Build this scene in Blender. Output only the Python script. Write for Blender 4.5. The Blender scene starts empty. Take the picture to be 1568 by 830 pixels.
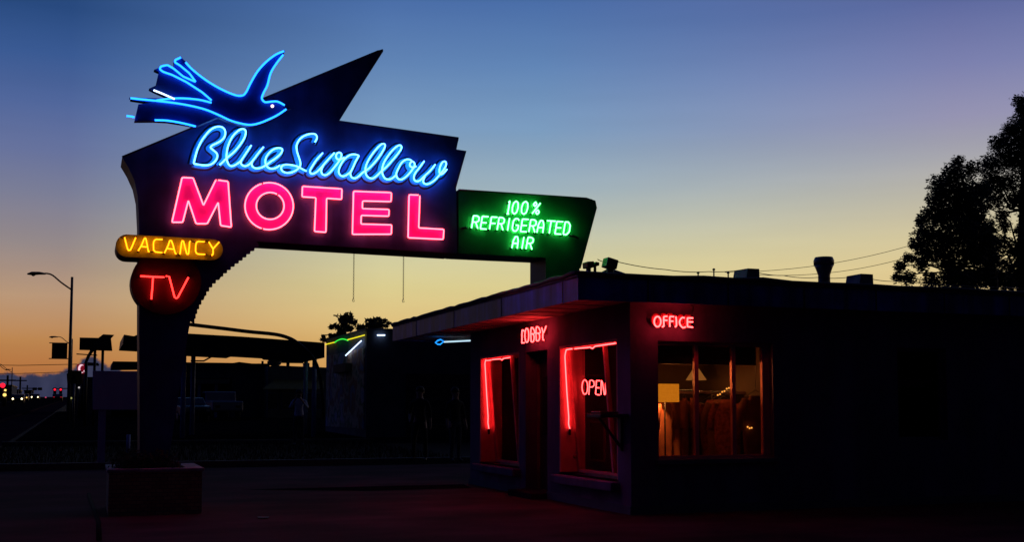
import bpy, bmesh, math, random
from mathutils import Vector, Matrix, noise
random.seed(7)
SC = bpy.context.scene
COL = SC.collection

# ------------------------------------------------------------------ camera
FPX, CY, PITCH, YAW, H = 1750.0, 502.0, math.radians(4.13), math.radians(20.49), 1.4
FW = Vector((math.sin(YAW)*math.cos(PITCH), math.cos(YAW)*math.cos(PITCH), math.sin(PITCH)))
RT = Vector((math.cos(YAW), -math.sin(YAW), 0)); UP = RT.cross(FW)
CAM = Vector((0, 0, H))
cd = bpy.data.cameras.new('camera'); cam = bpy.data.objects.new('camera', cd); COL.objects.link(cam)
cam.location = CAM
cam.rotation_euler = Matrix((RT, UP, -FW)).transposed().to_euler()
cd.sensor_width = 36; cd.lens = 36*FPX/1568; cd.shift_y = (CY-415)/1568; cd.clip_start = .1; cd.clip_end = 6000
SC.camera = cam
SC.render.engine = 'CYCLES'
SC.view_settings.view_transform = 'Standard'; SC.view_settings.look = 'None'
SC.view_settings.exposure = 0; SC.view_settings.gamma = 1

def ray(px, py): return FW + RT*((px-784)/FPX) + UP*((CY-py)/FPX)
def onX(px, py, X): r = ray(px, py); return CAM + r*(X/r.x)
def onY(px, py, Y): r = ray(px, py); return CAM + r*(Y/r.y)
def onZ(px, py, Z=0): r = ray(px, py); return CAM + r*((Z-H)/r.z)
def terr(y):
    if y < 20: return 0.0
    return .014*(min(y, 500)-20)
def onG(px, py):
    z = 0.0
    for i in range(60):
        r = ray(px, py)
        # solve against the slope analytically
        a = .014; den = r.z - a*r.y
        if abs(den) < 1e-9: break
        t = (a*(0-20) - H)/den
        p = CAM + r*t
        if p.y < 20: p = onZ(px, py, 0)
        return Vector((p.x, p.y, terr(p.y)))
    return p

# ------------------------------------------------------------------ world (dusk sky)
def lin(c): return tuple((v/255/12.92 if v/255 <= .04045 else ((v/255+.055)/1.055)**2.4) for v in c)
W = bpy.data.worlds.new('World'); SC.world = W; W.use_nodes = True
nt = W.node_tree; nt.nodes.clear(); N = nt.nodes; L = nt.links
def nd(t, **k):
    n = N.new(t)
    for a, b in k.items(): setattr(n, a, b)
    return n
def wmath(op, a, b=None, c=None, clamp=False):
    n = nd('ShaderNodeMath', operation=op, use_clamp=clamp)
    for i, v in enumerate((a, b, c)):
        if v is None: continue
        if isinstance(v, (int, float)): n.inputs[i].default_value = v
        else: L.new(v, n.inputs[i])
    return n.outputs[0]
def wrange(v, a, b, c=0, d=1, smooth=True):
    n = nd('ShaderNodeMapRange'); n.interpolation_type = 'SMOOTHSTEP' if smooth else 'LINEAR'
    L.new(v, n.inputs[0])
    for i, x in enumerate((a, b, c, d)): n.inputs[i+1].default_value = x
    return n.outputs[0]
tc = nd('ShaderNodeTexCoord'); sp = nd('ShaderNodeSeparateXYZ'); L.new(tc.outputs['Generated'], sp.inputs[0])
X_, Y_, Z_ = sp.outputs
AZ = wmath('ARCTAN2', X_, Y_)                      # 0 = along the street, + to the right
def zof(px, py): return ray(px, py).normalized().z
def ramp(px, stops):
    n = nd('ShaderNodeValToRGB'); n.color_ramp.interpolation = 'B_SPLINE' if False else 'LINEAR'
    el = n.color_ramp.elements
    st = sorted([(max(0, zof(px, y))/.4, c) for y, c in stops])
    el[0].position, el[0].color = st[0][0], (*lin(st[0][1]), 1)
    el[1].position, el[1].color = st[-1][0], (*lin(st[-1][1]), 1)
    for p, c in st[1:-1]:
        e = el.new(p); e.color = (*lin(c), 1)
    return n
zf = wmath('DIVIDE', Z_, .4, clamp=True)
rampL = ramp(20, [(0, (40,74,128)), (75, (57,89,146)), (150, (80,102,155)), (225, (103,115,158)), (290, (124,127,152)),
                  (370, (150,138,138)), (450, (184,150,120)), (520, (188,133,80)), (560, (183,118,66)), (600, (170,100,60))])
rampM = ramp(780, [(0, (74,110,169)), (100, (97,133,182)), (200, (124,157,192)), (290, (158,178,188)), (350, (188,194,176)),
                   (400, (210,204,158)), (440, (217,203,143)), (480, (222,196,132)), (520, (219,180,112)), (570, (215,160,90)), (620, (200,130,75))])
rampR = ramp(1440, [(0, (92,104,158)), (100, (122,127,172)), (180, (148,146,176)), (240, (168,167,174)), (300, (190,184,166)),
                    (360, (212,198,156)), (410, (222,200,146)), (480, (220,188,128)), (560, (205,150,95)), (620, (170,120,90))])
for r in (rampL, rampM, rampR): L.new(zf, r.inputs[0])
def mix(f, a, b):
    n = nd('ShaderNodeMix', data_type='RGBA')
    if isinstance(f, (int, float)): n.inputs[0].default_value = f
    else: L.new(f, n.inputs[0])
    for i, v in ((6, a), (7, b)):
        if isinstance(v, tuple): n.inputs[i].default_value = (*v, 1) if len(v) == 3 else v
        else: L.new(v, n.inputs[i])
    return n.outputs[2]
c1 = mix(wrange(AZ, math.radians(-1), math.radians(14), smooth=False), rampL.outputs[0], rampM.outputs[0])
c2 = mix(wrange(AZ, math.radians(22), math.radians(42), smooth=False), c1, rampR.outputs[0])
mpk = nd('ShaderNodeMapping'); mpk.inputs['Scale'].default_value = (1.6,1.6,16); L.new(tc.outputs['Generated'], mpk.inputs[0])
nk = nd('ShaderNodeTexNoise'); nk.inputs['Scale'].default_value = 1.5; nk.inputs['Detail'].default_value = 4; L.new(mpk.outputs[0], nk.inputs['Vector'])
veil = nd('ShaderNodeMix', data_type='RGBA', blend_type='MULTIPLY'); veil.inputs[0].default_value = 1; L.new(c2, veil.inputs[6])
vk = nd('ShaderNodeCombineXYZ'); vkv = wrange(nk.outputs[0], .3, .7, .965, 1.03)
for i in range(3): L.new(vkv, vk.inputs[i])
L.new(vk.outputs[0], veil.inputs[7]); c2 = veil.outputs[2]
# low cloud bank over the end of the street
nz = nd('ShaderNodeTexNoise'); nz.noise_dimensions = '3D'; nz.inputs['Scale'].default_value = 62; nz.inputs['Detail'].default_value = 8; nz.inputs['Roughness'].default_value = .62
L.new(tc.outputs['Generated'], nz.inputs['Vector'])
b1 = wmath('MULTIPLY', wmath('SUBTRACT', nz.outputs[0], .5), .020)
bump = wmath('SUBTRACT', 1, wmath('MULTIPLY', wmath('ABSOLUTE', wmath('SUBTRACT', AZ, math.radians(.3))), 34), clamp=True)
top = wmath('ADD', wmath('ADD', .029, b1), wmath('MULTIPLY', bump, .015))
top = wmath('SUBTRACT', top, wrange(AZ, math.radians(2.2), math.radians(8), 0, .03))
cm = wrange(wmath('SUBTRACT', top, Z_), -.0012, .0030)
nz2 = nd('ShaderNodeTexNoise'); nz2.inputs['Scale'].default_value = 60; L.new(tc.outputs['Generated'], nz2.inputs['Vector'])
ccol = mix(wrange(nz2.outputs[0], .35, .65), lin((30,46,76)), lin((44,56,86)))
c3 = mix(wmath('MULTIPLY', cm, .97), c2, ccol)
# the rest of the dome: darker overhead and away from the sunset
dz = wrange(Z_, .30, .85, 1, .10)
# cos of angle from the sunset heading (az 24 deg)
ca = wmath('ADD', wmath('MULTIPLY', X_, math.sin(math.radians(22))), wmath('MULTIPLY', Y_, math.cos(math.radians(22))))
da = wrange(ca, .75, -.5, 1, .035)
dl = wrange(AZ, math.radians(-60), math.radians(-4), .12, 1)
night = wmath('MULTIPLY', wmath('MULTIPLY', dz, da), dl)
c4 = nd('ShaderNodeMix', data_type='RGBA', blend_type='MULTIPLY'); c4.inputs[0].default_value = 1
L.new(c3, c4.inputs[6])
vv = nd('ShaderNodeCombineXYZ')
for i in range(3): L.new(night, vv.inputs[i])
L.new(vv.outputs[0], c4.inputs[7])
dome = mix(wrange(ca, .8, -.9), (.005, .012, .055), (.0003, .0006, .0035))
away = mix(wrange(Z_, .36, .62), mix(wrange(ca, .6, -.1), c4.outputs[2], (.0004, .0012, .0075)), dome)
away = mix(wrange(AZ, math.radians(-45), math.radians(-5)), mix(wrange(Y_, -.1, .35), (.0004, .0012, .0075), (.004, .011, .085)), away)
sky = nd('ShaderNodeTexSky', sky_type='NISHITA'); sky.sun_disc = False
sky.sun_elevation = math.radians(-3); sky.sun_rotation = math.radians(22)
bg1 = nd('ShaderNodeBackground'); L.new(away, bg1.inputs[0]); bg1.inputs[1].default_value = 1.0
bg2 = nd('ShaderNodeBackground'); L.new(sky.outputs[0], bg2.inputs[0]); bg2.inputs[1].default_value = .01
add = nd('ShaderNodeAddShader'); L.new(bg1.outputs[0], add.inputs[0]); L.new(bg2.outputs[0], add.inputs[1])
out = nd('ShaderNodeOutputWorld'); L.new(add.outputs[0], out.inputs[0])

# ------------------------------------------------------------------ materials
MATS = {}
def mat(name, col, rough=.6, metal=0, var=.25, scale=6, bump=0, kind='noise', spec=.5, col2=None):
    if name in MATS: return MATS[name]
    m = bpy.data.materials.new(name); m.use_nodes = True; t = m.node_tree; b = t.nodes['Principled BSDF']
    b.inputs['Roughness'].default_value = rough; b.inputs['Metallic'].default_value = metal
    b.inputs['Specular IOR Level'].default_value = spec
    co = t.nodes.new('ShaderNodeTexCoord')
    n = t.nodes.new('ShaderNodeTexNoise'); n.inputs['Scale'].default_value = scale; n.inputs['Detail'].default_value = 6
    t.links.new(co.outputs['Object'], n.inputs['Vector'])
    r = t.nodes.new('ShaderNodeValToRGB'); r.color_ramp.elements[0].position = .3; r.color_ramp.elements[1].position = .7
    lo = tuple(c*(1-var) for c in col); hi = col2 if col2 else tuple(min(1, c*(1+var)) for c in col)
    r.color_ramp.elements[0].color = (*lo, 1); r.color_ramp.elements[1].color = (*hi, 1)
    t.links.new(n.outputs[0], r.inputs[0]); t.links.new(r.outputs[0], b.inputs['Base Color'])
    if bump:
        bp = t.nodes.new('ShaderNodeBump'); bp.inputs['Strength'].default_value = bump; bp.inputs['Distance'].default_value = .01
        n2 = t.nodes.new('ShaderNodeTexNoise'); n2.inputs['Scale'].default_value = scale*6; n2.inputs['Detail'].default_value = 4
        t.links.new(co.outputs['Object'], n2.inputs['Vector'])
        t.links.new(n2.outputs[0], bp.inputs['Height']); t.links.new(bp.outputs[0], b.inputs['Normal'])
    MATS[name] = m; return m
def streak(m, ax=(7,7,.15), amt=.45):
    t = m.node_tree; co = [n for n in t.nodes if n.type == 'TEX_COORD'][0]; b = t.nodes['Principled BSDF']
    mp = t.nodes.new('ShaderNodeMapping'); mp.inputs['Scale'].default_value = ax
    n = t.nodes.new('ShaderNodeTexNoise'); n.inputs['Scale'].default_value = 1; n.inputs['Detail'].default_value = 5
    r = t.nodes.new('ShaderNodeValToRGB'); r.color_ramp.elements[0].position = .38; r.color_ramp.elements[1].position = .62
    r.color_ramp.elements[0].color = (1-amt,)*3+(1,); r.color_ramp.elements[1].color = (1,1,1,1)
    x = t.nodes.new('ShaderNodeMix'); x.data_type = 'RGBA'; x.blend_type = 'MULTIPLY'; x.inputs[0].default_value = 1
    src = b.inputs['Base Color'].links[0].from_socket
    t.links.new(co.outputs['Object'], mp.inputs[0]); t.links.new(mp.outputs[0], n.inputs['Vector']); t.links.new(n.outputs[0], r.inputs[0])
    t.links.new(src, x.inputs[6]); t.links.new(r.outputs[0], x.inputs[7]); t.links.new(x.outputs[2], b.inputs['Base Color']); return m
def emis(name, col, s=1.0):
    if name in MATS: return MATS[name]
    m = bpy.data.materials.new(name); m.use_nodes = True; t = m.node_tree; t.nodes.clear()
    e = t.nodes.new('ShaderNodeEmission'); mx = max(col); e.inputs[0].default_value = (*[c/mx for c in col], 1); e.inputs[1].default_value = mx*s
    o = t.nodes.new('ShaderNodeOutputMaterial'); t.links.new(e.outputs[0], o.inputs[0])
    MATS[name] = m; return m
def glass(name, tint=(.8,.8,.8), refl=.07):
    if name in MATS: return MATS[name]
    m = bpy.data.materials.new(name); m.use_nodes = True; t = m.node_tree; t.nodes.clear()
    a = t.nodes.new('ShaderNodeBsdfTransparent'); a.inputs[0].default_value = (*tint, 1)
    g = t.nodes.new('ShaderNodeBsdfGlossy'); g.inputs['Roughness'].default_value = .03
    x = t.nodes.new('ShaderNodeMixShader'); o = t.nodes.new('ShaderNodeOutputMaterial')
    x.inputs[0].default_value = .003; t.links.new(a.outputs[0], x.inputs[1]); t.links.new(g.outputs[0], x.inputs[2]); t.links.new(x.outputs[0], o.inputs[0])
    MATS[name] = m; return m
def brick(name, c1, c2, mortar, sx=4):
    m = bpy.data.materials.new(name); m.use_nodes = True; t = m.node_tree; b = t.nodes['Principled BSDF']; b.inputs['Roughness'].default_value = .85
    co = t.nodes.new('ShaderNodeTexCoord'); mp = t.nodes.new('ShaderNodeMapping'); mp.inputs['Rotation'].default_value = (math.radians(90), 0, 0)
    k = t.nodes.new('ShaderNodeTexBrick'); k.inputs['Scale'].default_value = sx
    for i, c in enumerate((c1, c2, mortar)): k.inputs[i+1].default_value = (*c, 1)
    t.links.new(co.outputs['Object'], mp.inputs[0]); t.links.new(mp.outputs[0], k.inputs[0]); t.links.new(k.outputs[0], b.inputs['Base Color'])
    MATS[name] = m; return m

M_SIGN = mat('sign blue paint', (.06,.10,.36), .42, 0, .3, 3, .05)
M_SIGNSIDE = mat('sign edge paint', (.012,.014,.034), .55, 0, .3, 3)
M_GREENP = mat('sign green paint', (.012,.22,.08), .45, 0, .18, 3, .05)
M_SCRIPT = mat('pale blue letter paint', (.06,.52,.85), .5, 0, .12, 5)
M_NAVY = mat('navy letter outline paint', (.004,.006,.03), .5, 0, .2, 5)
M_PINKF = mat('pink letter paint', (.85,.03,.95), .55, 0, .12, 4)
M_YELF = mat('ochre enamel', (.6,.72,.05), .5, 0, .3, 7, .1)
M_TVF = mat('dark maroon enamel', (.075,.012,.02), .5, 0, .3, 5)
M_BIRD = mat('swallow blue enamel', (.012,.045,.27), .45, 0, .2, 5)
M_BLACKM = mat('black metal', (.015,.015,.017), .5, .3, .3, 8)
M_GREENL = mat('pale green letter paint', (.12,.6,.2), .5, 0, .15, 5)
M_REDL = mat('pale red letter paint', (.32,.03,.06), .6, 0, .15, 5)
M_STUCCO = mat('lilac pink stucco', (.15,.10,.24), .9, 0, .18, 2.5, .6)
M_STUCCO2 = mat('blue-grey stucco', (.10,.11,.16), .9, 0, .25, 1.5, .6)  # blue grey wall colour for plinth, sill and background buildings
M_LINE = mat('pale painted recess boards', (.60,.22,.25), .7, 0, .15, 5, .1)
M_WOODT = mat('painted timber trim', (.22,.13,.17), .6, 0, .25, 5, .2)
M_FASCIA = mat('blue metal fascia', (.045,.075,.6), .5, 0, .35, 4, .1)
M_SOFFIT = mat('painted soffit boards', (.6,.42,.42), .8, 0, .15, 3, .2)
M_ROOF = mat('tar roof', (.12,.11,.115), .85, 0, .35, 2, .4)
M_GREY = mat('galvanised steel', (.2,.2,.21), .45, .6, .3, 8)
M_ASPH = mat('asphalt', (.020,.017,.021), .95, 0, .3, 1.2, .6, spec=0)
M_CONC = mat('old concrete', (.05,.027,.038), .95, 0, .3, .8, .5, spec=0)
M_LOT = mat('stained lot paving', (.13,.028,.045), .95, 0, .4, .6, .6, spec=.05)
M_COPE = mat('pale coping stone', (.4,.35,.36), .8, 0, .45, 6, .4)
M_KERB = mat('kerb concrete', (.12,.115,.11), .85, 0, .2, 3, .4)
M_SOIL = mat('dark soil', (.018,.014,.012), .98, 0, .4, 3, .6, spec=.1)
M_GRASS = mat('dry grass', (.022,.024,.010), .9, 0, .4, 2)
M_LEAF = mat('juniper foliage', (.022,.035,.018), .8, 0, .35, 3)
M_LEAF2 = mat('broadleaf foliage', (.04,.055,.02), .8, 0, .35, 3)
M_BARK = mat('bark', (.05,.04,.03), .9, 0, .3, 8, .6)
M_BRICK = brick('brown brick', (.6,.38,.2), (.42,.25,.13), (.14,.12,.1), 5)
M_WHITE = mat('white paint', (.30,.38,.72), .6, 0, .12, 4)
M_CREAM = mat('aged cream paint', (.3,.29,.22), .7, 0, .25, 2)
M_YAWN = mat('yellow awning canvas', (.4,.32,.06), .8, 0, .2, 4)
M_DOOR = mat('dark door paint', (.05,.03,.035), .5, 0, .25, 4)
M_CAR = mat('dark car paint', (.02,.022,.03), .25, .3, .1, 2)
M_CARW = mat('silver car paint', (.3,.3,.32), .3, .4, .1, 2)
M_RUB = mat('rubber', (.012,.012,.012), .8, 0, .2, 5)
M_GLASS = glass('window glass', (.82,.82,.82))
M_CGLASS = mat('dark car glass', (.015,.018,.022), .08, 0, .1, 2)
M_SKIN = mat('skin', (.42,.25,.18), .6, 0, .1, 5)
M_HAIR = mat('hair', (.02,.015,.01), .7, 0, .3, 20)
M_DARKC = mat('black cloth', (.012,.012,.015), .9, 0, .3, 8)
M_JEAN = mat('denim', (.03,.04,.075), .9, 0, .3, 12)
M_WSHIRT = mat('white cotton', (.75,.78,.85), .9, 0, .1, 8)
M_ROOMW = mat('ochre room wall', (.10,.055,.03), .8, 0, .2, 2)
M_ROOMC = mat('room ceiling', (.2,.13,.08), .8, 0, .15, 2)
M_ROOMF = mat('room carpet', (.08,.04,.03), .95, 0, .3, 12)
M_SIGNY = mat('yellow sign sheeting', (.35,.24,.02), .5, 0, .2, 4)
M_GREENBAN = mat('dark banner cloth', (.02,.03,.03), .8, 0, .3, 3)

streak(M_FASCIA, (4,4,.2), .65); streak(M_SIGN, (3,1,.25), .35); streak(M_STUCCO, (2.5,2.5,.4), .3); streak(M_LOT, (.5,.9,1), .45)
E_BLUE = emis('blue neon', (.55, 2.6, 9.5))
E_BLUE2 = emis('blue argon neon', (.05, .85, 5.0))
E_PINK = emis('pink neon', (11.0, .6, .85))
E_YEL = emis('yellow neon', (4.6, 1.05, .018))
E_RED = emis('red neon', (8.5, .13, .11))
E_GREEN = emis('green neon', (.95, 9.5, 1.9))
E_RED2 = emis('window red neon', (15.0, .50, .50))
E_WHITEN = emis('white neon', (1.6, 2.2, 3.2))
E_WHITE2 = emis('pale tube', (.55, .8, .95))

# ------------------------------------------------------------------ object helpers
ORG = {}
def thing(name, label, cat, loc=(0,0,0), group=None):
    o = bpy.data.objects.new(name, None); COL.objects.link(o); o.location = loc; o.empty_display_size = .2
    o['label'] = label; o['category'] = cat
    if group: o['group'] = group
    ORG[o.name] = Vector(loc); return o
class MB:
    def __init__(s): s.v = []; s.f = []; s.m = []; s.sm = []
    def add(s, vs, fs, mi=0, sm=False):
        b = len(s.v); s.v += [tuple(v) for v in vs]
        for f in fs: s.f.append([i+b for i in f]); s.m.append(mi); s.sm.append(sm)
        return s
    def box(s, a, b, mi=0):
        x0,y0,z0 = [min(a[i],b[i]) for i in range(3)]; x1,y1,z1 = [max(a[i],b[i]) for i in range(3)]
        return s.add([(x0,y0,z0),(x1,y0,z0),(x1,y1,z0),(x0,y1,z0),(x0,y0,z1),(x1,y0,z1),(x1,y1,z1),(x0,y1,z1)],
              [(0,3,2,1),(4,5,6,7),(0,1,5,4),(1,2,6,5),(2,3,7,6),(3,0,4,7)], mi)
    def prism(s, base, off, mi=0, side_mi=None):
        n = len(base); off = Vector(off); base = [Vector(p) for p in base]
        s.add(base + [p+off for p in base], [], 0); b = len(s.v)-2*n
        s.f.append([b+i for i in range(n)]); s.m.append(mi); s.sm.append(False)
        s.f.append([b+n+i for i in reversed(range(n))]); s.m.append(mi if side_mi is None else side_mi); s.sm.append(False)
        for i in range(n):
            j = (i+1) % n
            s.f.append([b+i, b+n+i, b+n+j, b+j]); s.m.append(mi if side_mi is None else side_mi); s.sm.append(False)
        return s
    def tube(s, pts, r, sides=6, closed=False, mi=0, cap=True, flat=None):
        pts = [Vector(p) for p in pts]; n = len(pts); rings = []; rr = r if isinstance(r, (list, tuple)) else [r]*n
        prev = None; b0 = len(s.v)
        for i, p in enumerate(pts):
            if closed: d = pts[(i+1) % n]-pts[i-1]
            else: d = pts[min(i+1, n-1)]-pts[max(i-1, 0)]
            if d.length < 1e-9: d = Vector((0,0,1))
            d.normalize()
            if flat is not None: u = Vector(flat)
            else:
                ref = Vector((0,1,0)) if abs(d.y) < .9 else Vector((1,0,0))
                u = prev if prev is not None else ref
            u = (u - d*u.dot(d));
            if u.length < 1e-6: u = d.orthogonal()
            u.normalize(); w = d.cross(u); prev = u
            for k in range(sides):
                a = 2*math.pi*k/sides
                if isinstance(rr[i], tuple): s.v.append(tuple(p + w*math.cos(a)*rr[i][0] + u*math.sin(a)*rr[i][1]))
                else: s.v.append(tuple(p + (w*math.cos(a)+u*math.sin(a))*rr[i]))
        m = n if closed else n-1
        for i in range(m):
            for k in range(sides):
                a = b0+i*sides+k; b = b0+i*sides+(k+1) % sides; j = (i+1) % n
                c = b0+j*sides+(k+1) % sides; d_ = b0+j*sides+k
                s.f.append([a,b,c,d_]); s.m.append(mi); s.sm.append(True)
        if not closed and cap:
            s.f.append([b0+k for k in reversed(range(sides))]); s.m.append(mi); s.sm.append(False)
            s.f.append([b0+(n-1)*sides+k for k in range(sides)]); s.m.append(mi); s.sm.append(False)
        return s
    def lathe(s, c, prof, sides=16, mi=0, axis='z'):
        c = Vector(c); b = len(s.v)
        for r, h in prof:
            for k in range(sides):
                a = 2*math.pi*k/sides
                q = (r*math.cos(a), r*math.sin(a), h) if axis == 'z' else ((r*math.cos(a), h, r*math.sin(a)) if axis == 'y' else (h, r*math.cos(a), r*math.sin(a)))
                s.v.append(tuple(c+Vector(q)))
        for i in range(len(prof)-1):
            for k in range(sides):
                s.f.append([b+i*sides+k, b+i*sides+(k+1) % sides, b+(i+1)*sides+(k+1) % sides, b+(i+1)*sides+k]); s.m.append(mi); s.sm.append(True)
        s.f.append([b+k for k in range(sides)]); s.m.append(mi); s.sm.append(False)
        s.f.append([b+(len(prof)-1)*sides+k for k in range(sides)]); s.m.append(mi); s.sm.append(False)
        return s
    def build(s, name, mats, parent=None, bevel=0, label=None, recalc=True):
        if not isinstance(mats, (list, tuple)): mats = [mats]
        org = Vector((0,0,0)); root = parent
        while root is not None and root.parent is not None: root = root.parent
        if root is not None: org = ORG[root.name]
        me = bpy.data.meshes.new(name)
        me.from_pydata([tuple(Vector(v)-org) for v in s.v], [], s.f)
        for m in mats: me.materials.append(m)
        me.polygons.foreach_set('material_index', s.m); me.polygons.foreach_set('use_smooth', s.sm)
        if recalc:
            bm = bmesh.new(); bm.from_mesh(me); bmesh.ops.recalc_face_normals(bm, faces=bm.faces); bm.to_mesh(me); bm.free()
        me.update()
        o = bpy.data.objects.new(name, me); COL.objects.link(o)
        if parent is not None: o.parent = parent
        if bevel:
            md = o.modifiers.new('bevel', 'BEVEL'); md.width = bevel; md.segments = 2; md.limit_method = 'ANGLE'
        if label: o['label'] = label
        return o
def tagtop(o, label, cat, group=None):
    o['label'] = label; o['category'] = cat
    if group: o['group'] = group
    return o
def struct(o, kind='structure'): o['kind'] = kind; return o
def boxpart(name, a, b, m, parent=None, bevel=0, label=None): return MB().box(a, b).build(name, m, parent, bevel, label)

def smooth(pts, n=6, closed=False):
    P = [Vector((p[0], p[1])) for p in pts]; out = []; k = len(P)
    rng = range(k if closed else k-1)
    for i in rng:
        if closed: a,b,c,d = P[i-1],P[i],P[(i+1)%k],P[(i+2)%k]
        else: a,b,c,d = P[max(i-1,0)],P[i],P[i+1],P[min(i+2,k-1)]
        for j in range(n):
            t = j/n
            out.append(.5*((2*b)+(c-a)*t+(2*a-5*b+4*c-d)*t*t+(3*b-a-3*c+d)*t**3))
    if not closed: out.append(P[-1])
    return [(p.x, p.y) for p in out]
def rounded(pts, r, closed=True, n=4):
    P = [Vector(p) for p in pts]; out = []; k = len(P)
    for i in range(k):
        if not closed and i in (0, k-1): out.append(tuple(P[i])); continue
        a, b, c = P[i-1], P[i], P[(i+1) % k]
        u = (a-b); w = (c-b); rr = min(r, u.length*.45, w.length*.45)
        p0 = b+u.normalized()*rr; p2 = b+w.normalized()*rr
        for j in range(n+1):
            t = j/n; out.append(tuple(p0*(1-t)**2 + b*2*t*(1-t) + p2*t*t))
    return out
def z2p(pts, ox, oy, s): return [(ox+p[0]/s, oy+p[1]/s) for p in pts]

# ------------------------------------------------------------------ ground
def sheet(name, rows, m, dz=0.0):
    """rows: list of (x0, x1, y); follows the terrain"""
    mb = MB(); vs = []
    for x0, x1, y in rows:
        nx = 6
        for i in range(nx+1): vs.append((x0+(x1-x0)*i/nx, y, terr(y)+dz))
    fs = []
    for j in range(len(rows)-1):
        for i in range(nx): a = j*(nx+1)+i; fs.append((a, a+1, a+nx+2, a+nx+1))
    mb.add(vs, fs); return mb.build(name, m)
YS_ = [-30,-10,0,8,14,20,26,40,70,120,200,330,500,900,1600,3000]
struct(sheet('ground', [(-1500,1500,y) for y in YS_], M_SOIL))
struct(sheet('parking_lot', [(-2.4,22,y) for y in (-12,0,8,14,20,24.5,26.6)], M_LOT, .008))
struct(sheet('street', [(-21,-4.5,y) for y in YS_[:13]], M_ASPH, .006))
struct(sheet('sidewalk', [(-4.3,-2.4,y) for y in YS_[:12]], M_CONC, .012))
mb = MB()
for i in range(12):
    y0, y1 = YS_[i], YS_[i+1]
    if y1 <= 0 or y0 < 14: continue
    mb.prism([(-4.5,y0,terr(y0)),(-4.3,y0,terr(y0)),(-4.3,y0,terr(y0)+.13),(-4.5,y0,terr(y0)+.13)], (0, y1-y0, terr(y1)-terr(y0)))
struct(mb.build('kerb', M_CONC))
for xx in (-12.6, -12.9):
    struct(sheet('centre_line', [(xx-.06,xx+.06,y) for y in YS_[2:13]], mat('worn yellow paint', (.028,.02,.012), .9, 0, .6, 3, spec=.1), .010))
# expansion joint between pavement and lot, painted shadow band, stripes
a, b = onZ(123,690), onZ(155,830)
mb = MB(); pts = []
for i in range(15):
    t = i/14; p = a.lerp(b, t); pts.append((p.x+random.uniform(-.03,.03), p.y, .014))
mb.tube(pts, [(.028,.003)]*15, 6, flat=(0,0,1)); struct(mb.build('paving_joint', M_SOIL))
def patch(name, pxs, m, z):
    P = [onZ(x, y, z) for x, y in pxs]; mb = MB(); mb.prism([tuple(p) for p in P], (0,0,.003)); return struct(mb.build(name, m))
patch('shadow_band', [(300,741),(470,735),(700,738),(722,748),(560,752),(330,750)], M_ASPH, .012)  # thin dark sheet laid on the lot to imitate a band of shadow

patch('parking_stripe', [(322,719),(386,721),(386,723.5),(322,721.5)], M_KERB, .014)
patch('parking_stripe', [(394,792),(412,792),(411,794),(395,794)], M_KERB, .018)
# planting strip beyond the lot: kerb and dark grass
g = sheet('planting_bed', [(-2.2,9.0,27.2),(-2.2,9.0,33),(-2.2,9.0,38)], M_SOIL, .05); struct(g)
mb = MB()
for i in range(9000):
    x = random.uniform(-2.2, 9); y = random.uniform(27.2, 38); h = random.uniform(.04,.16); a_ = random.uniform(0, 6.28); w = .012
    z = terr(y)+.05; dx, dy = math.cos(a_)*w, math.sin(a_)*w; lx, ly = random.uniform(-.05,.05), random.uniform(-.05,.05)
    mb.add([(x-dx,y-dy,z),(x+dx,y+dy,z),(x+lx,y+ly,z+h)], [(0,1,2)])
struct(mb.build('grass', M_GRASS, recalc=False), 'stuff')
mb = MB()
mb.prism([(-2.3,27.0,terr(27)-.02),(9.1,27.0,terr(27)-.02),(9.1,27.2,terr(27)-.02),(-2.3,27.2,terr(27)-.02)], (0,0,.16))
mb.prism([(-2.3,38.0,terr(38)-.02),(9.1,38.0,terr(38)-.02),(9.1,38.25,terr(38)-.02),(-2.3,38.25,terr(38)-.02)], (0,0,.2))
struct(mb.build('bed_kerb', M_KERB))
struct(sheet('far_lot', [(-2.2,60,y) for y in (38.3,45,70,110)], mat('old dark asphalt', (.012,.011,.014), .97, 0, .4, 1.5, .5, spec=0), .01))

# ================================================================== THE SIGN
YS = 16.5; TH = .70
def S(px, py, d=0.0): return onY(px, py, YS-d)
sign = thing('motel_sign', 'big blue and green neon motel sign with swallow, reaching over the office roof', 'motel sign', (S(240,608).x, YS+.35, 0))
def face(pts, d0, d1, name, mats, parent, bevel=0, side=None):
    """polygon traced on the sign front, from standoff d0 (back) to d1 (front)"""
    P = [S(x, y, 0) for x, y in pts]; mb = MB()
    mb.prism([(p.x, YS-d1, p.z) for p in P], (0, d1-d0, 0), 0, side)
    return mb.build(name, mats, parent, bevel)
# arch with its stepped edge
arc = [(396,373),(381,384),(368,395),(355,405),(337,421),(324.5,433),(314,448),(306,463),(301,475),(296,494)]
sm = smooth(arc, 8); tot = [0]
for i in range(1, len(sm)): tot.append(tot[-1]+math.dist(sm[i], sm[i-1]))
NS = 21; st = []
for k in range(NS+1):
    d = tot[-1]*k/NS; i = max(j for j in range(len(tot)) if tot[j] <= d+1e-9); i = min(i, len(sm)-2)
    t = (d-tot[i])/(tot[i+1]-tot[i]); st.append((sm[i][0]+(sm[i+1][0]-sm[i][0])*t, sm[i][1]+(sm[i+1][1]-sm[i][1])*t))
stair = []
for k in range(NS):
    stair += [st[k], (st[k][0], st[k+1][1]+1.0)]
    stair += [(st[k+1][0], st[k+1][1]+1.0)] if k < NS-1 else [st[k+1]]
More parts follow.
